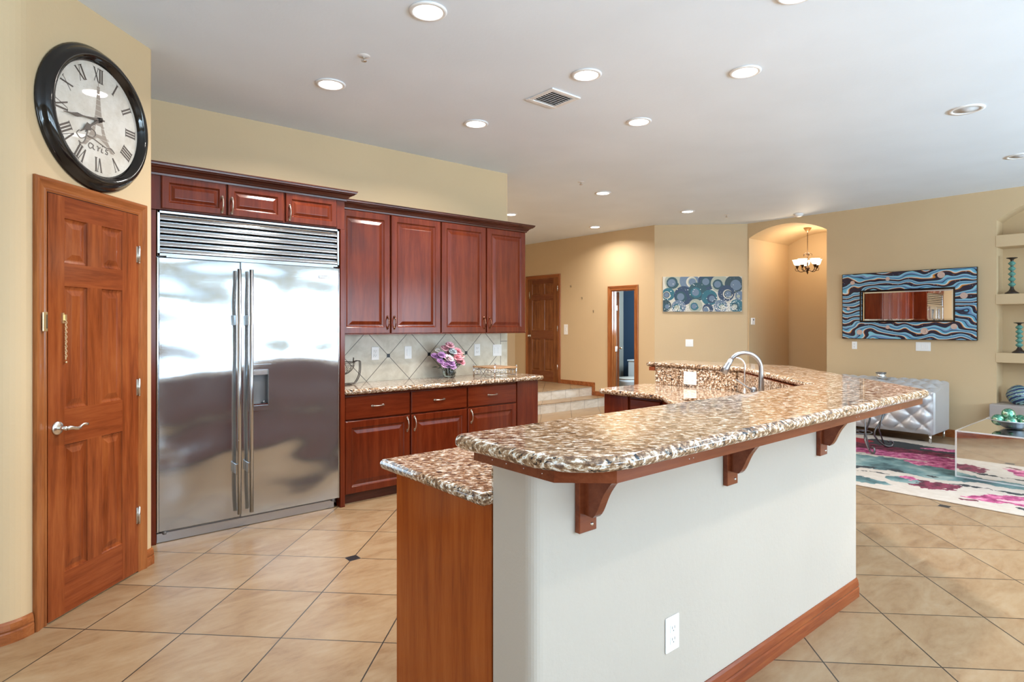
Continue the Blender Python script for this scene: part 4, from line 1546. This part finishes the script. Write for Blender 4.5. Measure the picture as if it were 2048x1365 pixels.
def wave_mat():
    t = NT('painted blue wave frame')
    x = t.xyz()
    n0 = t.noise(t.coord((1, 1, 1)), 1.9, 2, .5)
    n5 = t.noise(t.coord((1, 1, 1.6), (0, 0, 0), (3, 1, 5)), 3.3, 1, .5)
    ph = t.m('ADD', t.m('MULTIPLY', x[2], 11.5), t.m('ADD', t.m('MULTIPLY', t.m('SUBTRACT', n0.outputs[0], .5), 4.0), t.m('MULTIPLY', t.m('SUBTRACT', n5.outputs[0], .5), 2.8)))
    ph = t.m('ADD', ph, t.m('MULTIPLY', t.m('SINE', t.m('ADD', t.m('MULTIPLY', x[0], 7.5), t.m('MULTIPLY', x[2], 2.0))), .24))
    fr_ = t.m('FRACT', ph)
    c = t.ramp(fr_, [(0, (.012, .010, .03)), (.30, (.015, .012, .035)), (.315, (.55, .20, .02)), (.365, (.60, .24, .03)), (.375, (.62, .66, .70)), (.44, (.55, .66, .72)), (.45, (.16, .45, .60)), (.60, (.10, .36, .55)), (.62, (.012, .012, .03)), (.66, (.015, .02, .05)), (.68, (.09, .27, .50)), (.80, (.22, .27, .44)), (.83, (.25, .55, .66)), (.95, (.20, .50, .64)), (.97, (.01, .01, .03))], 'LINEAR')
    band = t.m('LESS_THAN', fr_, .30)
    vo = t.n('TexVoronoi')
    t.put(vo.inputs['Vector'], t.coord((1, 1, 1.5)))
    vo.inputs['Scale'].default_value = 42
    spk = t.m('MULTIPLY', band, t.m('LESS_THAN', vo.outputs['Distance'], .26))
    sc = t.ramp(vo.outputs['Color'], [(.3, (.55, .30, .16)), (.45, (.12, .30, .60)), (.7, (.25, .42, .66)), (.85, (.50, .40, .36))], 'CONSTANT')
    pick = t.m('GREATER_THAN', t.n('SeparateColor').outputs[0], 2)
    sepc = t.n('SeparateColor')
    t.put(sepc.inputs[0], vo.outputs['Color'])
    spk = t.m('MULTIPLY', spk, t.m('GREATER_THAN', sepc.outputs[1], .45))
    c = t.mix(spk, c, sc)
    t.set(Base_Color=c, Roughness=.28, Coat_Weight=.3)
    return t.mat


mr = thing('wave_mirror', 'wide mirror in a blue and orange painted wave frame on the living room wall', 'mirror', (9.07, 2.704, 1.221), -PI / 2)
MWD, MHT = 1.528, .886
mb = plate(rect(-MWD / 2, MWD / 2, 0, MHT), -.040, -.001, rect(-.535, .540, .228, .650))
fo = obj('frame', mb, wave_mat(), mr)
obj('frame_edge', MB().box(-MWD / 2 - .006, -MWD / 2 - .0001, -.042, -.001, 0, MHT).box(MWD / 2 + .0001, MWD / 2 + .006, -.042, -.001, 0, MHT).box(-MWD / 2 - .006, MWD / 2 + .006, -.042, -.001, MHT + .0001, MHT + .006).box(-MWD / 2 - .006, MWD / 2 + .006, -.042, -.001, -.006, -.0001), M_BLACKGL, mr)
mb = plate(rect(-.542, .547, .221, .657), -.045, -.0402, rect(-.522, .527, .241, .637))
obj('inner_rim', mb, M_BLACKGL, mr)
M_BEAD = plain('pale pink glass bead', (.62, .45, .38), .25)
MIR = NT('mirror silver')
MIR.set(Base_Color=(.88, .88, .88), Metallic=1.0, Roughness=.01)
mb = MB().box(-.533, .538, -.012, -.006, .230, .648)
mb.rings(-.522, .527, .241, .637, [(0, -.016), (.022, -.0172)], None)
obj('mirror_glass', mb, MIR.mat, mr)
for x, z, r in ((-.635, .77, .028), (-.20, .80, .025), (.40, .815, .040), (.635, .545, .038), (-.69, .41, .022), (-.545, .085, .035), (-.20, .155, .024), (.22, .105, .042), (.535, .165, .034)):
    mb = MB().disc((x, z), r, -.0415, 20)
    mb.lathe([(r * .92, .0415), (r * .95, .045), (r, .0455), (r * 1.02, .040)], (x, 0, z), 20, None, 'y')
    for k in range(5):
        a = random.uniform(0, 6.28)
        mb.ball((x + r * .5 * math.cos(a), -.0425, z + r * .5 * math.sin(a)), r * .16, 5)
    obj('medallion', mb, M_BEAD, mr)

# ------------------------------------------------------------------ chandelier in the arched hallway
cz0 = 2.40
CX, CY = 9.72, 4.255
ch = thing('chandelier', 'small bronze chandelier with frosted glass shades hanging in the arched hallway', 'chandelier', (CX, CY, 0))
M_BRONZE = plain('dark bronze', (.085, .05, .03), .35, .85)
M_SHADE = glow('frosted shade glow', (1, .86, .62), 3)
obj('canopy', MB().lathe([(0, 2.868), (.010, 2.868), (.022, 2.885), (.055, 2.925), (.060, 2.940), (0, 2.940)], (0, 0, 0), 24), plain('bronze canopy', (.45, .27, .13), .35, .7), ch)
mb = MB()
for k in range(22):
    z = 2.87 - k * .0165
    M = Matrix.Translation((0, 0, z)) @ Matrix.Rotation(PI / 2 * (k % 2), 4, 'Z')
    mb.tube([Vector((.006 * math.cos(q), 0, .0115 * math.sin(q))) for q in [2 * PI * i / 10 for i in range(10)]], .0022, 5, M, closed=True)
obj('chain', mb, M_BRONZE, ch)
mb = MB().lathe([(0, 2.52), (.008, 2.51), (.006, 2.40), (.014, 2.37), (.010, 2.34), (.024, 2.32), (.034, 2.295), (.020, 2.265), (.010, 2.25), (.014, 2.235), (.006, 2.215), (0, 2.205)], (0, 0, 0), 18)
for k in range(5):
    a = 2 * PI * k / 5 + .2
    mb.tube([(0, 0, 2.50), (.03 * math.cos(a), .03 * math.sin(a), 2.545), (.065 * math.cos(a), .065 * math.sin(a), 2.52), (.06 * math.cos(a), .06 * math.sin(a), 2.49)], [.004, .004, .006, .002], 6)
obj('stem', mb, M_BRONZE, ch)
for k in range(5):
    a = 2 * PI * k / 5 + .55
    ca, sa = math.cos(a), math.sin(a)
    pts = [Vector((p.x * ca, p.x * sa, p.z)) for p in bez((.015, 0, 2.30), (.06, 0, 2.23), (.13, 0, 2.23), (.150, 0, 2.31), 10)]
    mb = MB().tube(pts, .006, 8)
    mb.tube([Vector((p.x * ca, p.x * sa, p.z)) for p in bez((.12, 0, 2.275), (.15, 0, 2.25), (.19, 0, 2.27), (.175, 0, 2.31), 8)], .004, 6)
    mb.lathe([(0, 2.30), (.012, 2.305), (.026, 2.345), (.028, 2.352), (0, 2.352)], (.150 * ca, .150 * sa, 0), 14)
    arm = obj('arm', mb, M_BRONZE, ch)
    obj('shade', MB().lathe([(.020, 2.352), (.040, 2.362), (.052, 2.385), (.060, 2.415), (.070, 2.437), (.074, 2.442), (.068, 2.438), (.057, 2.416), (.048, 2.387), (.036, 2.368), (.0, 2.360)], (.150 * ca, .150 * sa, 0), 20), M_SHADE, arm)
l = bpy.data.lights.new('chandelier_light', 'POINT')
l.energy = 12
l.color = (1, .82, .60)
l.shadow_soft_size = .15
lo = bpy.data.objects.new('chandelier_light', l)
COL.objects.link(lo)
lo.parent = ch
lo.location = (0, 0, 2.56)

# ------------------------------------------------------------------ recessed lights and other ceiling fittings
M_RING = plain('white light trim ring', (.80, .80, .80), .5)
LAMPS = [(1.676, 2.649, 'recessed ceiling light nearest the camera at the top centre of the photo'), (1.684, 3.872, 'recessed ceiling light in front of the tall refrigerator'),
         (2.880, 2.659, 'recessed ceiling light directly beside the square air vent'), (3.618, 1.974, 'recessed ceiling light above the middle of the raised bar'),
         (2.903, 3.876, 'recessed ceiling light in front of the upper cherry cabinets'), (3.862, 3.002, 'recessed ceiling light above the sink corner'),
         (5.609, 4.904, 'recessed ceiling light beyond the end of the kitchen wall, nearest of the hall lights'), (7.434, 4.924, 'recessed ceiling light in front of the blue swirl painting wall'),
         (7.442, 6.68, 'recessed ceiling light in front of the bathroom door'), (5.664, 6.725, 'recessed ceiling light half hidden by the corner of the kitchen wall'),
         (2.959, 1.345, 'recessed ceiling light cut by the top edge of the photo'),
         (4.20, .30, 'added unseen ceiling light over the floor right of the bar'), (2.80, -.60, 'added unseen ceiling light right of the camera'),  # from here on: lamps added out of view for extra brightness
         (4.90, 8.30, 'added unseen ceiling light over the landing behind the kitchen wall'), (4.60, 6.60, 'added unseen ceiling light over the steps behind the kitchen wall'),
         (5.20, -.80, 'added unseen ceiling light over the near part of the living room'), (7.40, -2.0, 'added unseen ceiling light over the window side of the living room')]
dl0 = thing('ceiling_light', LAMPS[0][2], 'ceiling light', (LAMPS[0][0], LAMPS[0][1], H), 0, 'recessed ceiling lights')
obj('trim_ring', MB().lathe([(.076, 0), (.098, -.001), (.098, -.005), (.090, -.009), (.078, -.010), (.074, -.004), (.074, 0)], (0, 0, 0), 32), M_RING, dl0)
obj('lens', MB().lathe([(0, -.0075), (.05, -.0072), (.074, -.004)], (0, 0, 0), 32), M_LENS, dl0)
l = bpy.data.lights.new('downlight', 'AREA')
l.shape = 'DISK'
l.size = .14
l.energy = 18
l.color = (1, .93, .85)
l.spread = math.radians(150)
lo = bpy.data.objects.new('downlight', l)
COL.objects.link(lo)
lo.parent = dl0
lo.location = (0, 0, -.012)
for x, y, lab in LAMPS[1:]:
    dup(dl0, (x, y, H), lab)
for x, y, r, nm in ((5.521, 1.249, .115, 'round white ceiling speaker over the living room, the nearer one'), (7.425, 1.261, .115, 'round white ceiling speaker at the right edge of the photo')):
    t = thing('ceiling_speaker', nm, 'speaker', (x, y, H), 0, 'round ceiling speakers')
    obj('ring', MB().lathe([(r * .74, 0), (r * .74, -.004), (r * .8, -.008), (r, -.006), (r, 0)], (0, 0, 0), 32), M_WHITE2, t)
    obj('grille', MB().lathe([(0, -.012), (r * .4, -.010), (r * .42, -.004), (r * .74, -.002)], (0, 0, 0), 32), plain('grey speaker mesh', (.52, .52, .53), .6), t)
for x, y, nm in ((1.662, 3.34, 'small fire sprinkler on the ceiling near the refrigerator'), (4.989, 4.689, 'small fire sprinkler on the ceiling past the kitchen wall end'), (8.105, 4.711, 'small fire sprinkler on the ceiling near the angled wall')):
    t = thing('fire_sprinkler', nm, 'sprinkler', (x, y, H), 0, 'fire sprinklers on the ceiling')
    obj('plate', MB().lathe([(0, -.006), (.03, -.005), (.038, -.0005)], (0, 0, 0), 20), M_WHITE2, t)
    obj('head', MB().lathe([(0, -.034), (.016, -.033), (.018, -.030), (.005, -.028), (.006, -.006)], (0, 0, 0), 14), M_NICKEL, t)
t = thing('smoke_detector', 'round white smoke detector on the ceiling above the arch', 'smoke detector', (8.84, 4.00, H))
obj('base', MB().lathe([(0, -.012), (.068, -.012), (.07, 0)], (0, 0, 0), 24), M_WHITE, t)
obj('cover', MB().lathe([(0, -.042), (.035, -.041), (.055, -.032), (.062, -.013)], (0, 0, 0), 24), M_WHITE, t)
t = thing('air_vent', 'square white louvred air vent in the ceiling', 'vent', (3.0, 3.09, H))
mb = MB()
q = .12
for sgn in (-1, 1):
    mb.bbox(-q - .02, q + .02, sgn * q - .018, sgn * q + .018, -.010, -.0003, .003).bbox(sgn * q - .018, sgn * q + .018, -q + .017, q - .017, -.010, -.0003, .003)
obj('frame', mb, M_WHITE2, t)
obj('duct', MB().box(-q, q, -q, q, -.0012, -.0006), M_DARK, t)
for k in range(8):
    y = -.088 + k * .025
    mb = MB().add([(-q + .016, y - .008, -.009), (q - .016, y - .008, -.009), (q - .016, y + .010, -.002), (-q + .016, y + .010, -.002), (-q + .016, y - .008, -.0075), (q - .016, y - .008, -.0075)], [[0, 1, 2, 3], [4, 5, 2, 3], [0, 1, 5, 4]])
    obj('slat', mb, M_WHITE2, t)

# ------------------------------------------------------------------ living room
# rug
def rug_mat():
    t = NT('abstract floral rug')
    src = t.n('TexCoord').outputs['Object']
    nd = t.noise(t.coord((1, 1, 1), src=src), 2.6, 4, .6)
    n5 = t.noise(t.coord((1, 1, 1), src=src), 14, 3, .6)
    vv = t.n('VectorMath', operation='MULTIPLY_ADD')
    t.put(vv.inputs[0], nd.outputs['Color'])
    vv.inputs[1].default_value = (.40, .40, 0)
    t.put(vv.inputs[2], src)
    v2 = t.n('VectorMath', operation='MULTIPLY_ADD')
    t.put(v2.inputs[0], n5.outputs['Color'])
    v2.inputs[1].default_value = (.12, .12, 0)
    t.put(v2.inputs[2], vv.outputs[0])
    x = t.xyz(v2.outputs[0])
    c = t.ramp(n5.outputs[0], [(.3, (.47, .41, .355)), (.7, (.53, .48, .43))])

    def blob(c, cx, cy, rx, ry, rot, colr, soft=.06):
        ca, sa = math.cos(rot), math.sin(rot)
        # the distortion adds about +.26 to both axes
        dx, dy = t.m('SUBTRACT', x[0], cx + .26), t.m('SUBTRACT', x[1], cy + .26)
        a = t.m('DIVIDE', t.m('ADD', t.m('MULTIPLY', dx, ca), t.m('MULTIPLY', dy, sa)), rx)
        b = t.m('DIVIDE', t.m('SUBTRACT', t.m('MULTIPLY', dy, ca), t.m('MULTIPLY', dx, sa)), ry)
        d = t.m('SQRT', t.m('ADD', t.m('MULTIPLY', a, a), t.m('MULTIPLY', b, b)))
        k = t.m('SMOOTH_MAX', 0, 0) if False else t.m('LESS_THAN', d, 1.0)
        return t.mix(k, c, colr)
    tealc = t.ramp(nd.outputs[0], [(.38, (.035, .075, .085)), (.52, (.12, .22, .23)), (.66, (.30, .38, .36))])
    pink = t.ramp(n5.outputs[0], [(.38, (.22, .02, .09)), (.55, (.50, .10, .24)), (.68, (.66, .34, .40))])
    wine = t.ramp(n5.outputs[0], [(.4, (.06, .008, .02)), (.6, (.20, .025, .06))])
    red = (.30, .015, .03)
    dark = (.025, .03, .035)
    # coordinates: x away from the bar (5.7 .. 8.4), y towards the arch (0 .. 3.4)
    for b in ((6.75, 2.15, .34, 1.9, .10, tealc), (6.95, 1.2, .25, .9, .2, tealc), (7.35, 2.3, .20, 1.2, .1, pink), (7.15, 1.6, .14, .5, .25, pink), (7.75, 2.7, .30, 1.0, .05, wine), (7.95, 2.4, .18, .9, 0, dark), (7.9, 3.0, .2, .3, 0, red), (8.0, 2.05, .12, .22, .2, pink),
              (6.20, 1.62, .13, .22, .2, wine), (6.20, 1.85, .10, .15, .2, tealc), (6.28, 1.83, .05, .08, .2, pink), (5.88, 2.2, .10, .32, .15, tealc), (6.10, 1.0, .19, .34, .3, pink), (6.05, .98, .07, .14, .3, (.66, .38, .42)), (6.40, 1.0, .05, .28, .2, dark),
              (6.45, 2.28, .05, .10, .1, dark), (6.48, 2.02, .045, .10, .1, dark), (6.28, 2.10, .025, .09, .1, dark), (6.55, 1.72, .03, .06, .1, dark), (6.36, 1.40, .035, .10, .1, dark), (5.86, 1.30, .03, .05, .3, wine), (5.84, .95, .03, .10, .2, dark), (6.02, 1.26, .04, .10, .4, pink)):
        c = blob(c, *b)
    t.set(Base_Color=c, Roughness=.95)
    t.bump(t.noise(t.coord(src=src), 260, 2).outputs[0], .5, .004)
    return t.mat


rg = obj('area_rug', MB().bbox(5.70, 8.42, -.6, 3.35, .0005, .012, .004), rug_mat())
tag(rg, 'cream rug with pink, teal and wine coloured blotches under the mirrored table', 'rug')

# silver tufted sofa
M_SILV = plain('silver leather', (.56, .565, .585), .33, .35)
so_ = thing('tufted_sofa', 'silver diamond tufted sofa behind the end of the bar', 'sofa', (8.29, 4.30, 0), -PI / 2)
LS = 2.10          # local x = 4.30 - Y
zf0, zf1, zb1, dep = .115, .615, .705, .60


def puff(a, b):
    p, q = a + b, a - b
    return (abs(math.sin(PI * p)) * abs(math.sin(PI * q))) ** .42


mb = MB()
mb.grid(150, 44, lambda u, v_: (u * LS, .035 - .05 * puff(u * LS / .235, (v_ * (zf1 - zf0)) / .21) * min(1, 8 * v_, 8 * (1 - v_), 30 * (1 - u)), zf0 + v_ * (zf1 - zf0)))
mb.grid(150, 44, lambda u, v_: (u * LS, .035 + v_ * (dep - .035), zf1 + v_ * (zb1 - zf1) + .048 * puff(u * LS / .235, v_ * .55 / .21) * min(1, 8 * v_, 8 * (1 - v_), 30 * (1 - u))))
obj('tufted_body', mb, M_SILV, so_)
mb = MB()
sidep = [(.03, zf0), (dep, zf0), (dep, zb1), (.03, zf1)]
v = [(LS - .001, y, z) for y, z in sidep] + [(LS + .018, y + (.012 if y < .1 else -.012), z + (.012 if z < .2 else -.012)) for y, z in sidep]
mb.add(v, [[4, 5, 6, 7]] + [[i, (i + 1) % 4, 4 + (i + 1) % 4, 4 + i] for i in range(4)])
v = [(0, y, z) for y, z in sidep]
mb.add(v, [[0, 1, 2, 3]])
mb.add([(0, dep, zf0), (LS, dep, zf0), (LS, dep, zb1), (0, dep, zb1)], [[0, 1, 2, 3]])
mb.add([(0, .03, zf0), (LS, .03, zf0), (LS, dep, zf0), (0, dep, zf0)], [[0, 1, 2, 3]])
obj('side_panel', mb, M_SILV, so_)
for x in (.06, LS - .03):
    for y in (.035, dep - .04):
        mb = MB().tube([(x, y, .0125), (x, y, zf0)], .014, 10).bbox(x - .02, x + .02, y - .02, y + .02, zf0 - .008, zf0 - .001, .002)
        obj('leg', mb, M_CHROME, so_)
# crackle-glass candle jar
cj = thing('candle_jar', 'small silver mosaic candle jar on top of the tufted sofa', 'candle holder', (8.66, 2.862, .722))
obj('jar', MB().lathe([(0, 0), (.052, 0), (.058, .006), (.058, .062), (.052, .062), (.050, .010), (0, .008)], (0, 0, 0), 20), plain('silver mosaic glass', (.70, .70, .68), .15, .8), cj)
obj('rim', MB().lathe([(.050, .060), (.060, .060), (.060, .072), (.050, .072), (.050, .060)], (0, 0, 0), 20), M_IRON, cj)

# iron side table with glass top
st = thing('iron_side_table', 'grey wrought iron side table with scrolled legs on the rug behind the bar', 'side table', (7.42, 2.72, .0125))
obj('glass_top', MB().lathe([(0, .478), (.375, .478), (.380, .484), (.375, .490), (0, .490)], (0, 0, 0), 40), glassy('dark tinted glass', (.35, .45, .45)), st)
mb = MB()
for zz, rr in ((.468, .30), (.18, .17)):
    mb.tube([(rr * math.cos(a), rr * math.sin(a), zz) for a in [2 * PI * i / 32 for i in range(32)]], .007, 8, None, True, True)
obj('ring', mb, M_IRON, st)
for k in range(4):
    a = -PI / 4 + k * PI / 2 + .02
    ca, sa = math.cos(a), math.sin(a)
    P = lambda r, z, s=0: Vector((r * ca - s * sa, r * sa + s * ca, z))
    pts = [P(p.x, p.z) for p in bez((.30, 0, .462), (.42, 0, .36), (.13, 0, .20), (.24, 0, .10), 12)]
    pts += [P(p.x, p.z) for p in bez((.24, 0, .10), (.29, 0, .04), (.35, 0, .0), (.39, 0, .014), 8)][1:]
    pts += [P(.39 + .032 * math.sin(q), .046 - .032 * math.cos(q)) for q in (.5, 1.1, 1.7, 2.3, 2.9, 3.5, 4.1)]
    mb = MB().tube(pts, .010, 8)
    mb.tube([P(.30, .462, -.05), P(.26, .20, -.012), P(.33, .012, 0)], .008, 8)
    mb.tube([P(.02, .19), P(.17, .18)], .006, 6)
    obj('leg', mb, M_IRON, st)

# mirrored coffee table
ctb = thing('coffee_table', 'low mirrored box coffee table on the rug', 'coffee table', (6.67, 1.595, .0125))
ctb.rotation_euler = (0, 0, -PI / 2)
mb = MB().box(.004, 1.296, .004, 1.096, .002, .424)
MIR2 = NT('table mirror')
MIR2.set(Base_Color=(.80, .79, .76), Metallic=1.0, Roughness=.03)
obj('mirror_box', mb, MIR2.mat, ctb)
mb = MB()
for x in (0, 1.288):
    for y in (0, 1.088):
        mb.bbox(x, x + .012, y, y + .012, 0, .427, .001)
for z in (0, .415):
    mb.bbox(.012, 1.288, 0, .012, z, z + .012, .001).bbox(.012, 1.288, 1.088, 1.1, z, z + .012, .001).bbox(0, .012, .012, 1.088, z, z + .012, .001).bbox(1.288, 1.3, .012, 1.088, z, z + .012, .001)
obj('edge_trim', mb, plain('bright silver edge', (.78, .78, .80), .2, .6), ctb)
# bowl of glass balls
ZT = .4400
bw = thing('glass_bowl', 'silvery flared glass bowl on the mirrored coffee table', 'bowl', (7.20, 1.265, ZT))
obj('bowl', MB().lathe([(0, .001), (.07, .001), (.082, .006), (.13, .040), (.18, .070), (.205, .080), (.198, .083), (.172, .076), (.12, .047), (.07, .014), (0, .010)], (0, 0, 0), 36), plain('silver streaked glass', (.62, .66, .72), .18, .6), bw)


def ball_mat():
    t = NT('green mercury glass')
    n1 = t.noise(t.coord(), 16, 4, .6, 1)
    c = t.ramp(n1.outputs[0], [(.35, (.03, .14, .09)), (.5, (.16, .45, .32)), (.65, (.60, .72, .52))])
    t.set(Base_Color=c, Roughness=.12, Metallic=.75)
    return t.mat


M_BALLG = ball_mat()
balls = [(-.075, .105, .075, .052, 'green glass ball at the left rim of the bowl'), (-.085, .005, .066, .050, 'green glass ball at the front of the bowl'), (-.012, .040, .128, .055, 'green glass ball on top of the heap in the bowl'),
         (.07, .07, .072, .050, 'green glass ball behind the heap in the bowl'), (-.02, -.085, .072, .052, 'green glass ball at the right rim of the bowl, cut by the photo edge'), (.09, -.03, .072, .05, 'green glass ball at the back right of the bowl')]
for x, y, z, r, lab in balls:
    b_ = obj('glass_ball', MB().ball((0, 0, 0), r, 14), M_BALLG)
    b_.location = (7.20 + x, 1.265 + y, ZT + z)
    tag(b_, lab, 'ball', 'green glass balls in the bowl')

# niche: stone ledge, vase and candle holders
structure('trim_ledge', 'grey stone hearth ledge at the foot of the niche', 'ledge', MB().bbox(8.90, 9.37, .46, 1.795, .0005, .47, .006), plain('grey wash stone', (.36, .32, .30), .45))
sv = thing('striped_vase', 'round blue, black and yellow striped glass vase on the stone ledge', 'vase', (9.12, 1.56, .4705))


def stripe_mat():
    t = NT('swirled striped glass')
    w = t.n('TexWave', wave_type='BANDS', bands_direction='DIAGONAL')
    t.put(w.inputs['Vector'], t.coord((1, 1, 2.2)))
    w.inputs['Scale'].default_value = 6
    w.inputs['Distortion'].default_value = 2.5
    w.inputs['Detail'].default_value = 2
    n1 = t.noise(t.coord((2, 2, 7), (.5, .4, .2)), 5, 3)
    f = t.m('ADD', t.m('MULTIPLY', w.outputs[1], .6), t.m('MULTIPLY', n1.outputs[0], .4))
    c = t.ramp(f, [(.15, (.01, .012, .03)), (.35, (.02, .06, .18)), (.45, (.05, .025, .02)), (.55, (.10, .30, .38)), (.68, (.35, .55, .50)), (.76, (.02, .03, .08)), (.9, (.45, .50, .05))])
    t.set(Base_Color=c, Roughness=.07, Coat_Weight=.5)
    return t.mat


obj('vase_body', MB().lathe([(0, 0), (.05, 0), (.09, .03), (.118, .085), (.120, .115), (.105, .165), (.07, .205), (.035, .222), (.028, .226), (.022, .222), (0, .20)], (0, 0, 0), 32), stripe_mat(), sv)
M_TEAL = plain('teal glaze', (.10, .27, .23), .25)
M_BRN = plain('dark brown turned wood', (.028, .017, .012), .3)
for x, y, z, sc, lab in ((9.15, 1.628, 1.7735, 1.0, 'teal and brown turned candle holder on the upper niche shelf'), (9.15, 1.560, 1.0735, .84, 'shorter teal and brown turned candle holder on the lower niche shelf')):
    t = thing('candle_holder', lab, 'candle holder', (x, y, z), 0, 'teal candle holders in the niche')
    Hh = .43 * sc
    mb = MB().lathe([(0, 0), (.070, 0), (.068, .012), (.035, .035), (.020, .06), (.015, Hh * .22), (.015, Hh * .92), (.022, Hh * .96), (.052, Hh * .985), (.055, Hh), (.045, Hh), (.015, Hh * .97), (0, Hh * .97)], (0, 0, 0), 20)
    obj('stem', mb, M_BRN, t)
    for k in range(5):
        zc = Hh * (.26 + .145 * k)
        obj('bead', MB().lathe([(.0151, zc - .026), (.034, zc - .006), (.038, zc), (.034, zc + .006), (.0151, zc + .026)], (0, 0, 0), 20), M_TEAL, t)

# ------------------------------------------------------------------ toilet in the bathroom
to = thing('toilet', 'white toilet inside the navy bathroom, seen through the open door', 'toilet', (9.0, 7.24, 0), -PI / 2)
# local x right (-Y), y away (+X)
mb = MB().lathe([(0, 0), (.11, 0), (.12, .03), (.11, .12), (.13, .22), (.175, .34), (.185, .385), (0, .385)], (0, 0, 0), 28, Matrix.Diagonal((1, 1.3, 1, 1)))
mb.bbox(-.11, .11, .10, .42, .0, .36, .03)
obj('bowl', mb, M_WHITE, to)
obj('seat_lid', MB().lathe([(0, .388), (.18, .388), (.195, .395), (.196, .41), (.185, .422), (0, .428)], (0, 0, 0), 28, Matrix.Translation((0, .02, 0)) @ Matrix.Diagonal((1, 1.3, 1, 1))), plain('beige toilet lid', (.66, .58, .48), .35), to)
obj('tank', MB().bbox(-.235, .235, .265, .47, .36, .705, .02), M_WHITE, to)
obj('tank_lid', MB().bbox(-.245, .245, .255, .475, .706, .735, .008), M_WHITE, to)
